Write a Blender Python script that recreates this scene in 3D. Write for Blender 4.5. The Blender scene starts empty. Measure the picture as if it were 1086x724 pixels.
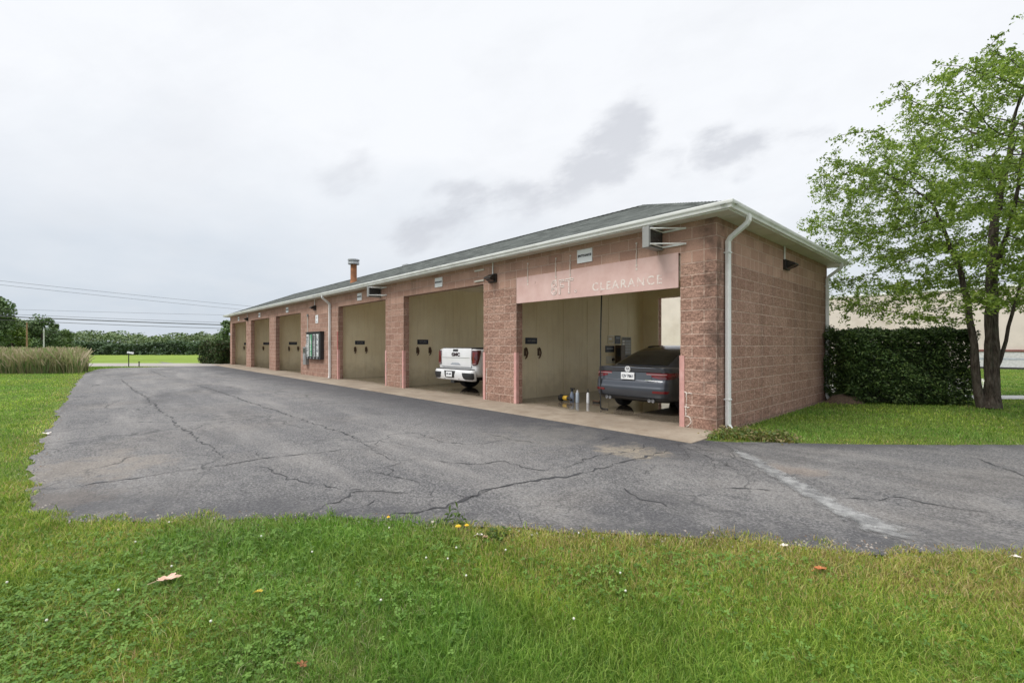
import bpy, bmesh, math, random
import numpy as np
from mathutils import Vector, Matrix

random.seed(7)
rng = np.random.default_rng(7)
scn = bpy.context.scene
COL = scn.collection
R = math.radians

# ------------------------------------------------------------------ camera frame
F, HZ, H = 481.18, 366.13, 1.393
CX, CY, YAW = 3.1096, -7.3275, R(47.27)
RT = np.array([math.cos(YAW), math.sin(YAW)])
FW = np.array([-math.sin(YAW), math.cos(YAW)])

def LD(lat, dep):                       # lateral / depth metres from the viewpoint -> ground x, y
    return (CX + RT[0]*lat + FW[0]*dep, CY + RT[1]*lat + FW[1]*dep)

def G(px, py):                          # point on the flat ground seen at a photo pixel
    d = F*H/(py - HZ)
    return LD((px - 543)/F*d, d)

def PD(px, d):                          # ground point on a pixel column at a depth
    return LD((px - 543)/F*d, d)

def sstep(a, b, x):
    t = np.clip((x - a)/(b - a), 0, 1)
    return t*t*(3 - 2*t)

def terr(lat, dep):                     # gentle fall of the land beyond the road
    return -0.0155*np.maximum(0, np.asarray(dep, float) - 38.0)*sstep(36, 60, np.asarray(dep, float))

def latdep(x, y):
    dx, dy = x - CX, y - CY
    return dx*RT[0] + dy*RT[1], dx*FW[0] + dy*FW[1]

# ------------------------------------------------------------------ numpy noise
_lat = rng.random((256, 256))
def vnoise(x, y, s=1.0, o=0):
    x = np.asarray(x, float)*s + 37.3 + o; y = np.asarray(y, float)*s + 91.7 + o*1.7
    xi = np.floor(x).astype(int); yi = np.floor(y).astype(int)
    fx = x - xi; fy = y - yi
    fx = fx*fx*(3 - 2*fx); fy = fy*fy*(3 - 2*fy)
    g = lambda a, b: _lat[a % 256, b % 256]
    return (g(xi, yi)*(1-fx) + g(xi+1, yi)*fx)*(1-fy) + (g(xi, yi+1)*(1-fx) + g(xi+1, yi+1)*fx)*fy

def fbm(x, y, s=1.0, o=0):
    return (vnoise(x, y, s, o)*.55 + vnoise(x, y, s*2.1, o+5)*.3 + vnoise(x, y, s*4.3, o+9)*.15)

def in_poly(x, y, poly):
    inside = np.zeros(len(x), bool)
    n = len(poly)
    for i in range(n):
        x0, y0 = poly[i]; x1, y1 = poly[(i+1) % n]
        c = ((y0 > y) != (y1 > y))
        xi = (x1 - x0)*(y - y0)/((y1 - y0) if y1 != y0 else 1e-9) + x0
        inside ^= c & (x < xi)
    return inside

# ------------------------------------------------------------------ node helpers
class NT:
    def __init__(s, name):
        s.m = bpy.data.materials.new(name); s.m.use_nodes = True
        s.t = s.m.node_tree; s.b = s.t.nodes['Principled BSDF']; s.out = s.t.nodes['Material Output']
    def n(s, typ, ins=None, **props):
        nd = s.t.nodes.new(typ)
        for k, v in props.items(): setattr(nd, k, v)
        for k, v in (ins or {}).items(): s.put(nd.inputs[k], v)
        return nd
    def put(s, sock, v):
        if hasattr(v, 'outputs'): v = v.outputs[0]
        if isinstance(v, bpy.types.NodeSocket): s.t.links.new(v, sock)
        else:
            if isinstance(v, (tuple, list)) and len(v) == 3 and sock.type == 'RGBA': v = (*v, 1)
            elif sock.type == 'RGBA' and not isinstance(v, (tuple, list)): v = (v, v, v, 1)
            sock.default_value = v
    def set(s, **kw):
        for k, v in kw.items(): s.put(s.b.inputs[k.replace('_', ' ')], v)
    def coord(s, kind='Object'):
        return s.n('ShaderNodeTexCoord').outputs[kind]
    def noise(s, vec, scale, detail=4, rough=.55):
        return s.n('ShaderNodeTexNoise', {'Vector': vec, 'Scale': scale, 'Detail': detail, 'Roughness': rough}).outputs['Fac']
    def ramp(s, fac, stops, interp='LINEAR'):
        nd = s.n('ShaderNodeValToRGB', {'Fac': fac}); cr = nd.color_ramp; cr.interpolation = interp
        while len(cr.elements) < len(stops): cr.elements.new(.5)
        for e, (p, c) in zip(cr.elements, stops):
            e.position = p
            e.color = (c, c, c, 1) if not isinstance(c, (tuple, list)) else (*c, 1)
        return nd.outputs['Color']
    def mix(s, fac, a, b, blend='MIX'):
        nd = s.n('ShaderNodeMix', data_type='RGBA', blend_type=blend)
        s.put(nd.inputs[0], fac); s.put(nd.inputs[6], a); s.put(nd.inputs[7], b)
        return nd.outputs[2]
    def math(s, op, a, b=0.0, c=None, clamp=False):
        nd = s.n('ShaderNodeMath', operation=op, use_clamp=clamp)
        s.put(nd.inputs[0], a); s.put(nd.inputs[1], b)
        if c is not None: s.put(nd.inputs[2], c)
        return nd.outputs[0]
    def maprange(s, v, a, b, c=0.0, d=1.0, smooth=False):
        nd = s.n('ShaderNodeMapRange', {0: v, 1: a, 2: b, 3: c, 4: d})
        if smooth: nd.interpolation_type = 'SMOOTHSTEP'
        return nd.outputs[0]
    def bump(s, height, strength=.5, dist=.01, normal=None):
        nd = s.n('ShaderNodeBump', {'Height': height, 'Strength': strength, 'Distance': dist})
        if normal is not None: s.put(nd.inputs['Normal'], normal)
        s.put(s.b.inputs['Normal'], nd.outputs[0])
        return nd.outputs[0]
    def scalevec(s, vec, sc):
        nd = s.n('ShaderNodeMapping'); s.put(nd.inputs['Vector'], vec); nd.inputs['Scale'].default_value = sc
        return nd.outputs[0]

def plain(name, col, rough=.6, metal=0.0, var=.18, scale=9, bump=0.0, dirt=None, coat=0.0, spec=.5):
    s = NT(name); v = s.coord()
    f = s.noise(v, scale, 5)
    a = tuple(c*(1 - var) for c in col); b = tuple(min(1, c*(1 + var)) for c in col)
    c = s.ramp(f, [(.3, a), (.7, b)])
    if dirt:
        g = s.ramp(s.noise(v, scale*.35, 6, .7), [(.5, 0.0), (.72, 1.0)])
        c = s.mix(s.math('MULTIPLY', g, .6), c, dirt)
    s.set(Base_Color=c, Metallic=metal, Roughness=s.maprange(s.noise(v, scale*2), .3, .7, rough*.85, min(1, rough*1.15)))
    s.b.inputs['Coat Weight'].default_value = coat
    s.b.inputs['Specular IOR Level'].default_value = spec
    if bump: s.bump(s.noise(v, scale*8, 4), bump, .004)
    return s.m

def bark_mat():
    s = NT('furrowed_bark'); ob = s.coord('Object')
    v1 = s.scalevec(ob, (1, 1, .22))
    n1 = s.noise(v1, 26, 6, .7); n2 = s.noise(ob, 5, 5, .6)
    c = s.ramp(n1, [(.34, (.022, .017, .013)), (.52, (.070, .056, .046)), (.7, (.125, .108, .092))])
    c = s.mix(s.ramp(n2, [(.5, 0.0), (.7, .45)]), c, (.075, .082, .058))
    s.set(Base_Color=c, Roughness=.95); s.b.inputs['Specular IOR Level'].default_value = .15
    s.bump(n1, 1.0, .03)
    return s.m

def leafmat(name, rough=.5, trans=.3, tint=(1, 1, 1)):
    s = NT(name)
    a = s.n('ShaderNodeAttribute', attribute_name='tone').outputs['Color']
    c = s.mix(1.0, a, tint, 'MULTIPLY')
    s.set(Base_Color=c, Roughness=rough)
    s.b.inputs['Specular IOR Level'].default_value = .3
    tr = s.n('ShaderNodeBsdfTranslucent', {'Color': c})
    mx = s.n('ShaderNodeMixShader', {0: trans, 1: s.b.outputs[0], 2: tr.outputs[0]})
    s.t.links.new(mx.outputs[0], s.out.inputs['Surface'])
    return s.m

# ------------------------------------------------------------------ mesh helpers
ORG = {}
def tag(o, label=None, cat=None, group=None, kind=None):
    if label: o['label'] = label
    if cat: o['category'] = cat
    if group: o['group'] = group
    if kind: o['kind'] = kind
    return o

def thing(name, label, cat, loc=(0, 0, 0), group=None, rz=0.0):
    o = bpy.data.objects.new(name, None); COL.objects.link(o)
    o.empty_display_size = .2
    o.location = loc; o.rotation_euler = (0, 0, rz)
    ORG[o] = Vector(loc)
    return tag(o, label, cat, group)

def copy_tree(o, parent=None):
    c = o.copy(); COL.objects.link(c)
    if parent is not None: c.parent = parent
    for ch in list(o.children): copy_tree(ch, c)
    return c

def uv_box(me):
    uv = me.uv_layers.new(name='UVMap')
    for p in me.polygons:
        n = p.normal
        ax = max(range(3), key=lambda i: abs(n[i]))
        for li in p.loop_indices:
            c = me.vertices[me.loops[li].vertex_index].co
            uv.data[li].uv = ((c.y, c.z), (c.x, c.z), (c.x, c.y))[ax]

def link(name, me, m, parent=None):
    o = bpy.data.objects.new(name, me); COL.objects.link(o)
    if m is not None and len(me.materials) == 0: me.materials.append(m)
    if parent is not None: o.parent = parent
    return o

class MB:
    def __init__(s): s.v = []; s.f = []
    def quad(s, *p):
        i = len(s.v); s.v += [tuple(q) for q in p]; s.f.append(tuple(range(i, i+len(p)))); return s
    def box(s, x0, x1, y0, y1, z0, z1):
        i = len(s.v)
        s.v += [(x0,y0,z0),(x1,y0,z0),(x1,y1,z0),(x0,y1,z0),(x0,y0,z1),(x1,y0,z1),(x1,y1,z1),(x0,y1,z1)]
        s.f += [tuple(i+k for k in q) for q in ((3,2,1,0),(4,5,6,7),(0,1,5,4),(1,2,6,5),(2,3,7,6),(3,0,4,7))]
        return s
    def prism(s, poly, axis, a, b):           # polygon in the two other axes, extruded along axis from a to b
        def P(q, t): return ((t, q[0], q[1]), (q[0], t, q[1]), (q[0], q[1], t))[axis]
        i = len(s.v); n = len(poly)
        s.v += [P(q, a) for q in poly] + [P(q, b) for q in poly]
        s.f.append(tuple(i+k for k in range(n))); s.f.append(tuple(i+n+k for k in reversed(range(n))))
        for k in range(n):
            l = (k+1) % n; s.f.append((i+k, i+n+k, i+n+l, i+l))
        return s
    def tube(s, pts, r, n=8, sx=1.0, sy=1.0):
        pts = [Vector(p) for p in pts]; rs = r if isinstance(r, (list, tuple)) else [r]*len(pts)
        i0 = len(s.v); up = None
        for k, p in enumerate(pts):
            d = (pts[min(k+1, len(pts)-1)] - pts[max(k-1, 0)]).normalized()
            if up is None:
                up = Vector((0, 0, 1)) if abs(d.z) < .9 else Vector((1, 0, 0))
            a = d.cross(up)
            if a.length < 1e-4: a = d.cross(Vector((0, 1, 0)))
            a.normalize(); b = a.cross(d).normalized(); up = b
            for j in range(n):
                t = 2*math.pi*(j+.5)/n
                s.v.append(tuple(p + a*(math.cos(t)*rs[k]*sx) + b*(math.sin(t)*rs[k]*sy)))
        for k in range(len(pts)-1):
            for j in range(n):
                a = i0+k*n+j; b = i0+k*n+(j+1) % n
                s.f.append((a, b, b+n, a+n))
        s.f.append(tuple(i0+j for j in reversed(range(n)))); s.f.append(tuple(i0+(len(pts)-1)*n+j for j in range(n)))
        return s
    def lathe(s, prof, c, axis=2, n=20):      # prof [(r, h)], about axis through c
        i0 = len(s.v)
        for r, h in prof:
            for j in range(n):
                t = 2*math.pi*j/n; a, b = r*math.cos(t), r*math.sin(t)
                q = ((h, a, b), (a, h, b), (a, b, h))[axis]
                s.v.append((c[0]+q[0], c[1]+q[1], c[2]+q[2]))
        for k in range(len(prof)-1):
            for j in range(n):
                a = i0+k*n+j; b = i0+k*n+(j+1) % n
                s.f.append((a, b, b+n, a+n))
        s.f.append(tuple(i0+j for j in reversed(range(n)))); s.f.append(tuple(i0+(len(prof)-1)*n+j for j in range(n)))
        return s
    def build(s, name, m, parent=None, smooth=False, bevel=0.0, uv=False, sub=0, local=False):
        me = bpy.data.meshes.new(name); me.from_pydata(s.v, [], s.f); me.update()
        bm = bmesh.new(); bm.from_mesh(me)
        bmesh.ops.recalc_face_normals(bm, faces=bm.faces)
        if bevel > 0:
            es = [e for e in bm.edges if len(e.link_faces) == 2 and e.calc_face_angle(0) > .6]
            bmesh.ops.bevel(bm, geom=es, offset=bevel, segments=2, affect='EDGES', profile=.5, clamp_overlap=True)
        bm.to_mesh(me); bm.free()
        if uv: uv_box(me)
        if smooth:
            for p in me.polygons: p.use_smooth = True
            me.set_sharp_from_angle(angle=R(40))
        if parent is not None and not local:
            q = parent
            while q is not None and q not in ORG: q = q.parent
            me.transform(Matrix.Translation(-ORG[q]))
        o = link(name, me, m, parent)
        return o

def np_mesh(name, V, Fc, tones=None, m=None, parent=None, smooth=False, kvert=None):
    """V (n,3); Fc (k,m) constant-size faces; tones (n,3) colour per vertex"""
    me = bpy.data.meshes.new(name)
    V = np.ascontiguousarray(V, np.float32); Fc = np.ascontiguousarray(Fc, np.int32)
    nf, k = Fc.shape
    me.vertices.add(len(V)); me.vertices.foreach_set('co', V.ravel())
    me.loops.add(nf*k); me.loops.foreach_set('vertex_index', Fc.ravel())
    me.polygons.add(nf); me.polygons.foreach_set('loop_start', np.arange(0, nf*k, k, dtype=np.int32))
    if smooth: me.polygons.foreach_set('use_smooth', np.ones(nf, bool))
    me.update(calc_edges=True)
    if tones is not None:
        at = me.color_attributes.new('tone', 'FLOAT_COLOR', 'POINT')
        c = np.ones((len(V), 4), np.float32); c[:, :3] = tones
        at.data.foreach_set('color', c.ravel())
    return link(name, me, m, parent)

def text_mesh(name, body, size, m, at, parent=None, rot=(R(90), 0, 0), ext=.002, bold=.0, outline=0.0, sx=1.0, spacing=1.0, align='CENTER'):
    cu = bpy.data.curves.new(name, 'FONT'); cu.body = body; cu.size = size
    cu.align_x = align; cu.align_y = 'CENTER'; cu.space_character = spacing
    cu.extrude = ext; cu.offset = bold
    if outline:
        cu.fill_mode = 'NONE' if hasattr(cu, 'fill_mode') else cu.fill_mode
        cu.extrude = 0; cu.bevel_depth = outline
    ob = bpy.data.objects.new(name, cu); COL.objects.link(ob)
    dg = bpy.context.evaluated_depsgraph_get()
    me = bpy.data.meshes.new_from_object(ob.evaluated_get(dg))
    bpy.data.objects.remove(ob)
    M = Matrix.Translation(Vector(at)) @ (Matrix.Rotation(rot[2], 4, 'Z') @ Matrix.Rotation(rot[0], 4, 'X')) @ Matrix.Diagonal((sx, 1, 1, 1))
    me.transform(M)
    if parent is not None:
        q = parent
        while q not in ORG: q = q.parent
        me.transform(Matrix.Translation(-ORG[q]))
    me.materials.clear(); me.materials.append(m); me.name = name
    return link(name, me, m, parent)

# ------------------------------------------------------------------ materials
def block_mat(dark=1.0, name='split_face_block'):
    s = NT(name); uv = s.n('ShaderNodeUVMap').outputs[0]
    ob = s.coord('Object')
    sep = s.n('ShaderNodeSeparateXYZ', {0: uv}); v = sep.outputs[1]
    mp = s.n('ShaderNodeMapping'); s.put(mp.inputs['Vector'], uv); mp.inputs['Location'].default_value = (0, -.0 + (.197*16 - 2.96), 0)
    def brick(w, off):
        return s.n('ShaderNodeTexBrick', {'Vector': mp.outputs[0], 'Scale': 1.0, 'Color1': (.0,.0,.0), 'Color2': (1.,1.,1.), 'Mortar': (.5,.5,.5),
                   'Mortar Size': .0085, 'Mortar Smooth': .25, 'Brick Width': w, 'Row Height': .197, 'Bias': 0.0}, offset=off, squash=1.0)
    b1 = brick(.4064, .5); b2 = brick(.2032, 0.0)
    top = s.math('MULTIPLY', s.math('GREATER_THAN', v, 2.763), s.math('LESS_THAN', v, 2.96))
    smooth_zone = s.math('GREATER_THAN', v, 2.763)
    rnd = s.mix(top, b1.outputs[0], b2.outputs[0]); mort = s.mix(top, b1.outputs[1], b2.outputs[1])
    n1 = s.noise(ob, 2.2, 5, .6); n2 = s.noise(ob, 38, 6, .65); n3 = s.noise(ob, 11, 5, .65)
    c = s.mix(rnd, (.40*dark, .238*dark, .180*dark), (.545*dark, .350*dark, .272*dark))
    c = s.mix(s.ramp(n1, [(.35, 0.0), (.7, .55)]), c, (.345*dark, .208*dark, .160*dark))
    c = s.mix(s.math('MULTIPLY', s.ramp(n2, [(.42, 1.0), (.58, 0.0)]), s.mix(smooth_zone, .6, .2)), c, (.15*dark, .085*dark, .060*dark))
    c = s.mix(s.ramp(n3, [(.55, 0.0), (.75, .22)]), c, (.45, .29, .24))
    # dirt streak low down and dark weather patches
    low = s.math('MULTIPLY', s.maprange(v, .0, .5, 1.0, 0.0), s.ramp(s.noise(ob, 5, 5), [(.4, 0.0), (.65, .6)]))
    c = s.mix(low, c, (.17, .115, .085))
    st = s.noise(s.scalevec(ob, (2.2, 2.2, .22)), 1.1, 5, .6)
    c = s.mix(s.ramp(st, [(.54, 0.0), (.74, .5)]), c, (.165, .115, .095))
    c = s.mix(s.math('MULTIPLY', s.ramp(s.noise(s.scalevec(ob, (3, 3, .5)), 2.0, 6, .7), [(.62, 0.0), (.72, .4)]), s.maprange(v, .2, 1.1, 1.0, 0.0)), c, (.52, .42, .37))
    c = s.mix(s.math('MULTIPLY', mort, s.ramp(n3, [(.35, .5), (.6, .95)])), c, (.62*dark, .46*dark, .375*dark))
    s.set(Base_Color=c, Roughness=.92); s.b.inputs['Specular IOR Level'].default_value = .2
    vo = s.n('ShaderNodeTexVoronoi', {'Vector': ob, 'Scale': 15.0, 'Randomness': 1.0}).outputs['Distance']
    h = s.math('ADD', s.math('MULTIPLY', s.noise(ob, 9, 7, .72), 1.3), s.math('MULTIPLY', vo, .6))
    h = s.math('ADD', h, s.math('MULTIPLY', s.noise(ob, 90, 3), .25))
    h = s.math('MULTIPLY', h, s.mix(smooth_zone, 1.0, .16))
    h = s.math('SUBTRACT', h, s.math('MULTIPLY', mort, .45))
    # dark weathering hugging the front right corner
    cs = s.n('ShaderNodeSeparateXYZ', {0: ob})
    cd_ = s.math('ADD', s.math('ABSOLUTE', cs.outputs[0]), s.math('ABSOLUTE', cs.outputs[1]))
    cm = s.math('MULTIPLY', s.maprange(s.math('ADD', cd_, s.math('MULTIPLY', s.math('SUBTRACT', s.noise(ob, 5, 6, .7), .5), .7)), .05, .36, .75, 0.0, True), s.ramp(s.noise(ob, 2.3, 4), [(.40, 0.1), (.6, 1.0)]))
    s.put(s.b.inputs['Base Color'], s.mix(cm, c, (.085, .058, .046)))
    s.bump(h, .9, .034)
    return s.m

def asphalt_mat():
    s = NT('worn_asphalt'); ob = s.coord('Object')
    big = s.noise(ob, .20, 6, .65); mid = s.noise(ob, .8, 7, .68); fine = s.noise(ob, 48, 4, .85); grit = s.noise(ob, 150, 2, .9)
    strk = s.noise(s.scalevec(ob, (.28, 1.9, 1)), .8, 6, .6); blot = s.noise(ob, 2.9, 6, .7)
    c = s.ramp(big, [(.30, (.068, .066, .067)), (.46, (.108, .103, .099)), (.58, (.156, .148, .138)), (.72, (.202, .189, .172))])
    c = s.mix(s.ramp(mid, [(.36, .95), (.60, 0.0)]), c, (.060, .058, .058))
    c = s.mix(s.ramp(s.noise(ob, 6.5, 6, .75), [(.36, .7), (.5, 0.0)]), c, (.058, .056, .056))
    c = s.mix(s.ramp(strk, [(.50, 0.0), (.68, .7)]), c, (.215, .20, .182))
    c = s.mix(s.ramp(strk, [(.30, .85), (.47, 0.0)]), c, (.058, .057, .060))
    c = s.mix(s.ramp(blot, [(.52, 0.0), (.70, .45)]), c, (.205, .192, .175))
    c = s.mix(s.ramp(s.noise(ob, .47, 4, .6), [(.52, 0.0), (.66, .35)]), c, (.165, .142, .118))
    c = s.mix(s.ramp(fine, [(.47, 0.0), (.66, .85)]), c, (.30, .288, .275))
    c = s.mix(s.ramp(fine, [(.30, .9), (.49, 0.0)]), c, (.035, .035, .038))
    c = s.mix(s.ramp(grit, [(.55, 0.0), (.8, .35)]), c, (.36, .35, .34))
    sep = s.n('ShaderNodeSeparateXYZ', {0: ob})
    c = s.mix(1.0, c, (.97, .98, 1.0), 'MULTIPLY')
    c = s.mix(s.ramp(s.noise(s.scalevec(ob, (.35, .9, 1)), .6, 6, .68), [(.53, 0.0), (.66, .62)]), c, (.050, .049, .052))
    # fresher sealed band along the apron and along the right hand drive
    seal_x = s.maprange(s.math('ADD', sep.outputs[0], s.math('SUBTRACT', mid, .5)), -.1, .9, 1.0, 0.0, True)
    seal = s.math('ADD', sep.outputs[1], s.math('ADD', s.math('MULTIPLY', s.math('SUBTRACT', mid, .5), 2.2), s.math('MULTIPLY', s.math('SUBTRACT', strk, .5), 2.0)))
    c = s.mix(s.math('MULTIPLY', seal_x, s.maprange(seal, -3.3, -1.6, 0.0, .74, True)), c, (.042, .042, .047))
    dr = s.n('ShaderNodeVectorMath', {0: ob, 1: (float(FW[0]), float(FW[1]), 0)}, operation='DOT_PRODUCT').outputs['Value']
    dr = s.math('SUBTRACT', dr, float(CX*FW[0]+CY*FW[1]))
    lt_ = s.n('ShaderNodeVectorMath', {0: ob, 1: (float(RT[0]), float(RT[1]), 0)}, operation='DOT_PRODUCT').outputs['Value']
    lt_ = s.math('SUBTRACT', lt_, float(CX*RT[0]+CY*RT[1]))
    wob = s.math('MULTIPLY', s.math('SUBTRACT', blot, .5), 1.2)
    e1 = s.math('MULTIPLY', s.maprange(s.math('ADD', dr, wob), 5.85, 6.45, 0.0, .8, True), s.maprange(lt_, 3.2, 4.2, 0.0, 1.0, True))
    c = s.mix(e1, c, (.050, .050, .054))
    # dark, broken band where the paving meets the near grass
    e2 = s.maprange(s.math('ADD', s.math('ADD', dr, s.math('MULTIPLY', lt_, .115)), s.math('MULTIPLY', s.math('SUBTRACT', mid, .5), 1.9)), 4.05, 3.45, 0.0, .85, True)
    c = s.mix(s.math('MULTIPLY', e2, s.ramp(blot, [(.35, 1.0), (.65, .35)])), c, (.055, .055, .060))
    # tan silt stains
    def spot(px, py, r, col, k):
        nonlocal c
        x, y = G(px, py)
        d = s.n('ShaderNodeVectorMath', {0: ob, 1: (x, y, 0)}, operation='DISTANCE').outputs['Value']
        d = s.math('ADD', d, s.math('MULTIPLY', s.math('SUBTRACT', s.noise(ob, 2.6, 8, .75), .5), r*3.4))
        c = s.mix(s.math('MULTIPLY', s.maprange(d, r*.2, r, k, 0.0, True), s.ramp(fine, [(.35, .4), (.6, 1.0)])), c, col)
    spot(92, 497, 1.0, (.26, .222, .18), .55); spot(668, 479, .5, (.36, .30, .215), .7); spot(60, 530, .6, (.12, .10, .085), .6)
    spot(842, 498, .35, (.25, .19, .145), .5); spot(575, 462, 1.2, (.2, .187, .165), .45)
    # web of fine shrinkage cracks in patches
    w = s.n('ShaderNodeVectorMath', {0: ob, 1: s.n('ShaderNodeVectorMath', {0: s.n('ShaderNodeTexNoise', {'Vector': ob, 'Scale': 1.6, 'Detail': 5.0}).outputs['Color'], 3: .75}, operation='SCALE').outputs[0]}, operation='ADD').outputs[0]
    wmask = s.maprange(lt_, 2.2, 4.5, 1.0, .3, True)
    def web(scale, width, noise_scale, lo, hi, k):
        nonlocal c
        e = s.n('ShaderNodeTexVoronoi', {'Vector': w, 'Scale': scale}, feature='DISTANCE_TO_EDGE').outputs['Distance']
        a = s.math('MULTIPLY', s.maprange(e, 0.0, width, 1.0, 0.0), s.math('MULTIPLY', wmask, s.ramp(s.noise(ob, noise_scale, 3), [(lo, 0.0), (hi, k)])))
        c = s.mix(a, c, (.028, .028, .03)); return a
    a1 = web(.42, .009, .4, .42, .58, .8); a2 = web(2.3, .026, .33, .53, .62, .8); a3 = web(5.5, .05, .45, .55, .64, .7)
    s.set(Base_Color=c, Roughness=s.maprange(mid, .3, .7, .62, .9))
    s.b.inputs['Specular IOR Level'].default_value = .35
    h = s.math('ADD', s.math('MULTIPLY', fine, .8), s.math('MULTIPLY', grit, .5))
    h = s.math('SUBTRACT', h, s.math('ADD', a1, a2))
    s.bump(h, .9, .014)
    return s.m

def concrete_mat(name='stained_concrete', wet=False):
    s = NT(name); ob = s.coord('Object')
    n1 = s.noise(ob, .8, 6, .65); n2 = s.noise(ob, 24, 4, .7); n3 = s.noise(ob, 3.2, 5, .6)
    c = s.ramp(n1, [(.3, (.20, .16, .12)), (.5, (.285, .235, .178)), (.72, (.37, .32, .25))])
    c = s.mix(s.ramp(n3, [(.42, 0.0), (.66, .7)]), c, (.17, .125, .085))
    c = s.mix(s.ramp(n2, [(.3, .45), (.5, 0.0)]), c, (.16, .125, .095))
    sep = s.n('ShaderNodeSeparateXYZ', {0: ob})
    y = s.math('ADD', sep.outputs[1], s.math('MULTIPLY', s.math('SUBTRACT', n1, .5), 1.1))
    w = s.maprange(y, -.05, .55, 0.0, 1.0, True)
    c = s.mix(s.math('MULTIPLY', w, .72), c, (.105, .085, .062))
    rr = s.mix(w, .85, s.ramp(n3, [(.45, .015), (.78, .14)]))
    s.set(Base_Color=c, Roughness=rr)
    s.bump(s.math('MULTIPLY', n2, s.maprange(w, 0, 1, 1.0, .05)), .4, .006)
    return s.m

def panel_mat():
    s = NT('beige_wall_panel'); ob = s.coord('Object'); sep = s.n('ShaderNodeSeparateXYZ', {0: ob})
    n = s.noise(ob, 1.3, 5, .6)
    c = s.ramp(n, [(.3, (.77, .67, .46)), (.7, (.86, .78, .57))])
    st = s.noise(s.scalevec(ob, (1, 6, .5)), 1.6, 5, .6)
    c = s.mix(s.ramp(st, [(.5, 0.0), (.75, .35)]), c, (.56, .46, .30))
    low = s.math('ADD', sep.outputs[2], s.math('MULTIPLY', s.math('SUBTRACT', s.noise(ob, 4, 5), .5), .8))
    c = s.mix(s.maprange(low, .0, .8, .5, 0.0, True), c, (.36, .29, .18))
    s.set(Base_Color=c, Roughness=.55); s.bump(n, .1, .01)
    return s.m

def shingle_mat():
    s = NT('asphalt_shingle'); uv = s.n('ShaderNodeUVMap').outputs[0]; ob = s.coord('Object')
    b = s.n('ShaderNodeTexBrick', {'Vector': uv, 'Scale': 1.0, 'Color1': (0., 0., 0.), 'Color2': (1., 1., 1.), 'Mortar': (0., 0., 0.), 'Mortar Size': .006,
            'Brick Width': .30, 'Row Height': .15, 'Mortar Smooth': .1}, offset=.37, offset_frequency=2)
    c = s.mix(b.outputs[0], (.022, .026, .024), (.105, .116, .108))
    c = s.mix(s.ramp(s.noise(ob, 5, 4), [(.4, 0.0), (.65, .4)]), c, (.10, .11, .10))
    c = s.mix(s.math('MULTIPLY', b.outputs[1], .85), c, (.015, .017, .016))
    c = s.mix(s.ramp(s.noise(ob, 120, 2, .8), [(.4, 0.0), (.7, .35)]), c, (.14, .15, .14))
    s.set(Base_Color=c, Roughness=.95); s.b.inputs['Specular IOR Level'].default_value = .08
    h = s.math('SUBTRACT', s.math('MULTIPLY', b.outputs[0], .4), b.outputs[1])
    s.bump(h, .6, .012)
    return s.m

def board_mat():
    s = NT('pink_painted_board'); ob = s.coord('Object')
    n = s.noise(ob, 2.5, 6, .65); m2 = s.noise(s.scalevec(ob, (1, 1, 3)), 6, 6, .7)
    c = s.ramp(n, [(.3, (.56, .365, .325)), (.7, (.67, .48, .44))])
    c = s.mix(s.ramp(m2, [(.55, 0.0), (.72, .5)]), c, (.66, .50, .46))
    c = s.mix(s.ramp(s.noise(ob, 4, 7, .75), [(.62, 0.0), (.7, .7)]), c, (.34, .19, .16))
    s.set(Base_Color=c, Roughness=.8); s.bump(m2, .25, .006)
    return s.m

def worn_paint_mat(name, wear=.5, col=(.80, .76, .72), under=(.615, .42, .38)):
    s = NT(name); ob = s.coord('Object')
    f = s.ramp(s.noise(ob, 26, 5, .75), [(wear-.06, 0.0), (wear+.06, 1.0)])
    c = s.mix(f, under, col)
    s.set(Base_Color=c, Roughness=.8)
    return s.m

def paint_mat(name, col, metal=0.0, rough=.3, drops=False, flake=0.0):
    s = NT(name); ob = s.coord('Object')
    n = s.noise(ob, 3, 4)
    c = s.ramp(n, [(.3, tuple(x*.94 for x in col)), (.7, tuple(min(1, x*1.05) for x in col))])
    s.set(Base_Color=c, Metallic=metal, Roughness=rough)
    s.b.inputs['Coat Weight'].default_value = .8; s.b.inputs['Coat Roughness'].default_value = .06
    if drops:
        d = s.n('ShaderNodeTexVoronoi', {'Vector': ob, 'Scale': 55.0}).outputs['Distance']
        s.bump(s.maprange(d, .0, .25, 1.0, 0.0), .25, .004)
    return s.m

def glass_mat(name='dark_car_glass', drops=True):
    s = NT(name); ob = s.coord('Object')
    s.set(Base_Color=(.012, .014, .015), Roughness=.05); s.b.inputs['Specular IOR Level'].default_value = .6
    if drops:
        d = s.n('ShaderNodeTexVoronoi', {'Vector': ob, 'Scale': 42.0}).outputs['Distance']
        k = s.math('MULTIPLY', s.maprange(d, .0, .3, 1.0, 0.0), s.ramp(s.noise(ob, 9, 3), [(.4, 0.0), (.6, 1.0)]))
        s.put(s.b.inputs['Roughness'], s.maprange(k, 0, 1, .05, .4))
        s.bump(k, .8, .01)
    return s.m

def ground_mat(name, cols, sc=.5):
    s = NT(name); ob = s.coord('Object')
    n = s.noise(ob, sc, 6, .6); f = s.noise(ob, 22, 4, .8); m2 = s.noise(ob, sc*5, 5, .65)
    c = s.ramp(n, [(.3, cols[0]), (.5, cols[1]), (.7, cols[2])])
    c = s.mix(s.ramp(m2, [(.4, .5), (.65, 0.0)]), c, tuple(x*.55 for x in cols[0]))
    c = s.mix(s.ramp(f, [(.35, .6), (.6, 0.0)]), c, tuple(x*.4 for x in cols[0]))
    s.set(Base_Color=c, Roughness=.95); s.b.inputs['Specular IOR Level'].default_value = .1
    s.bump(f, .7, .03)
    return s.m

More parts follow.
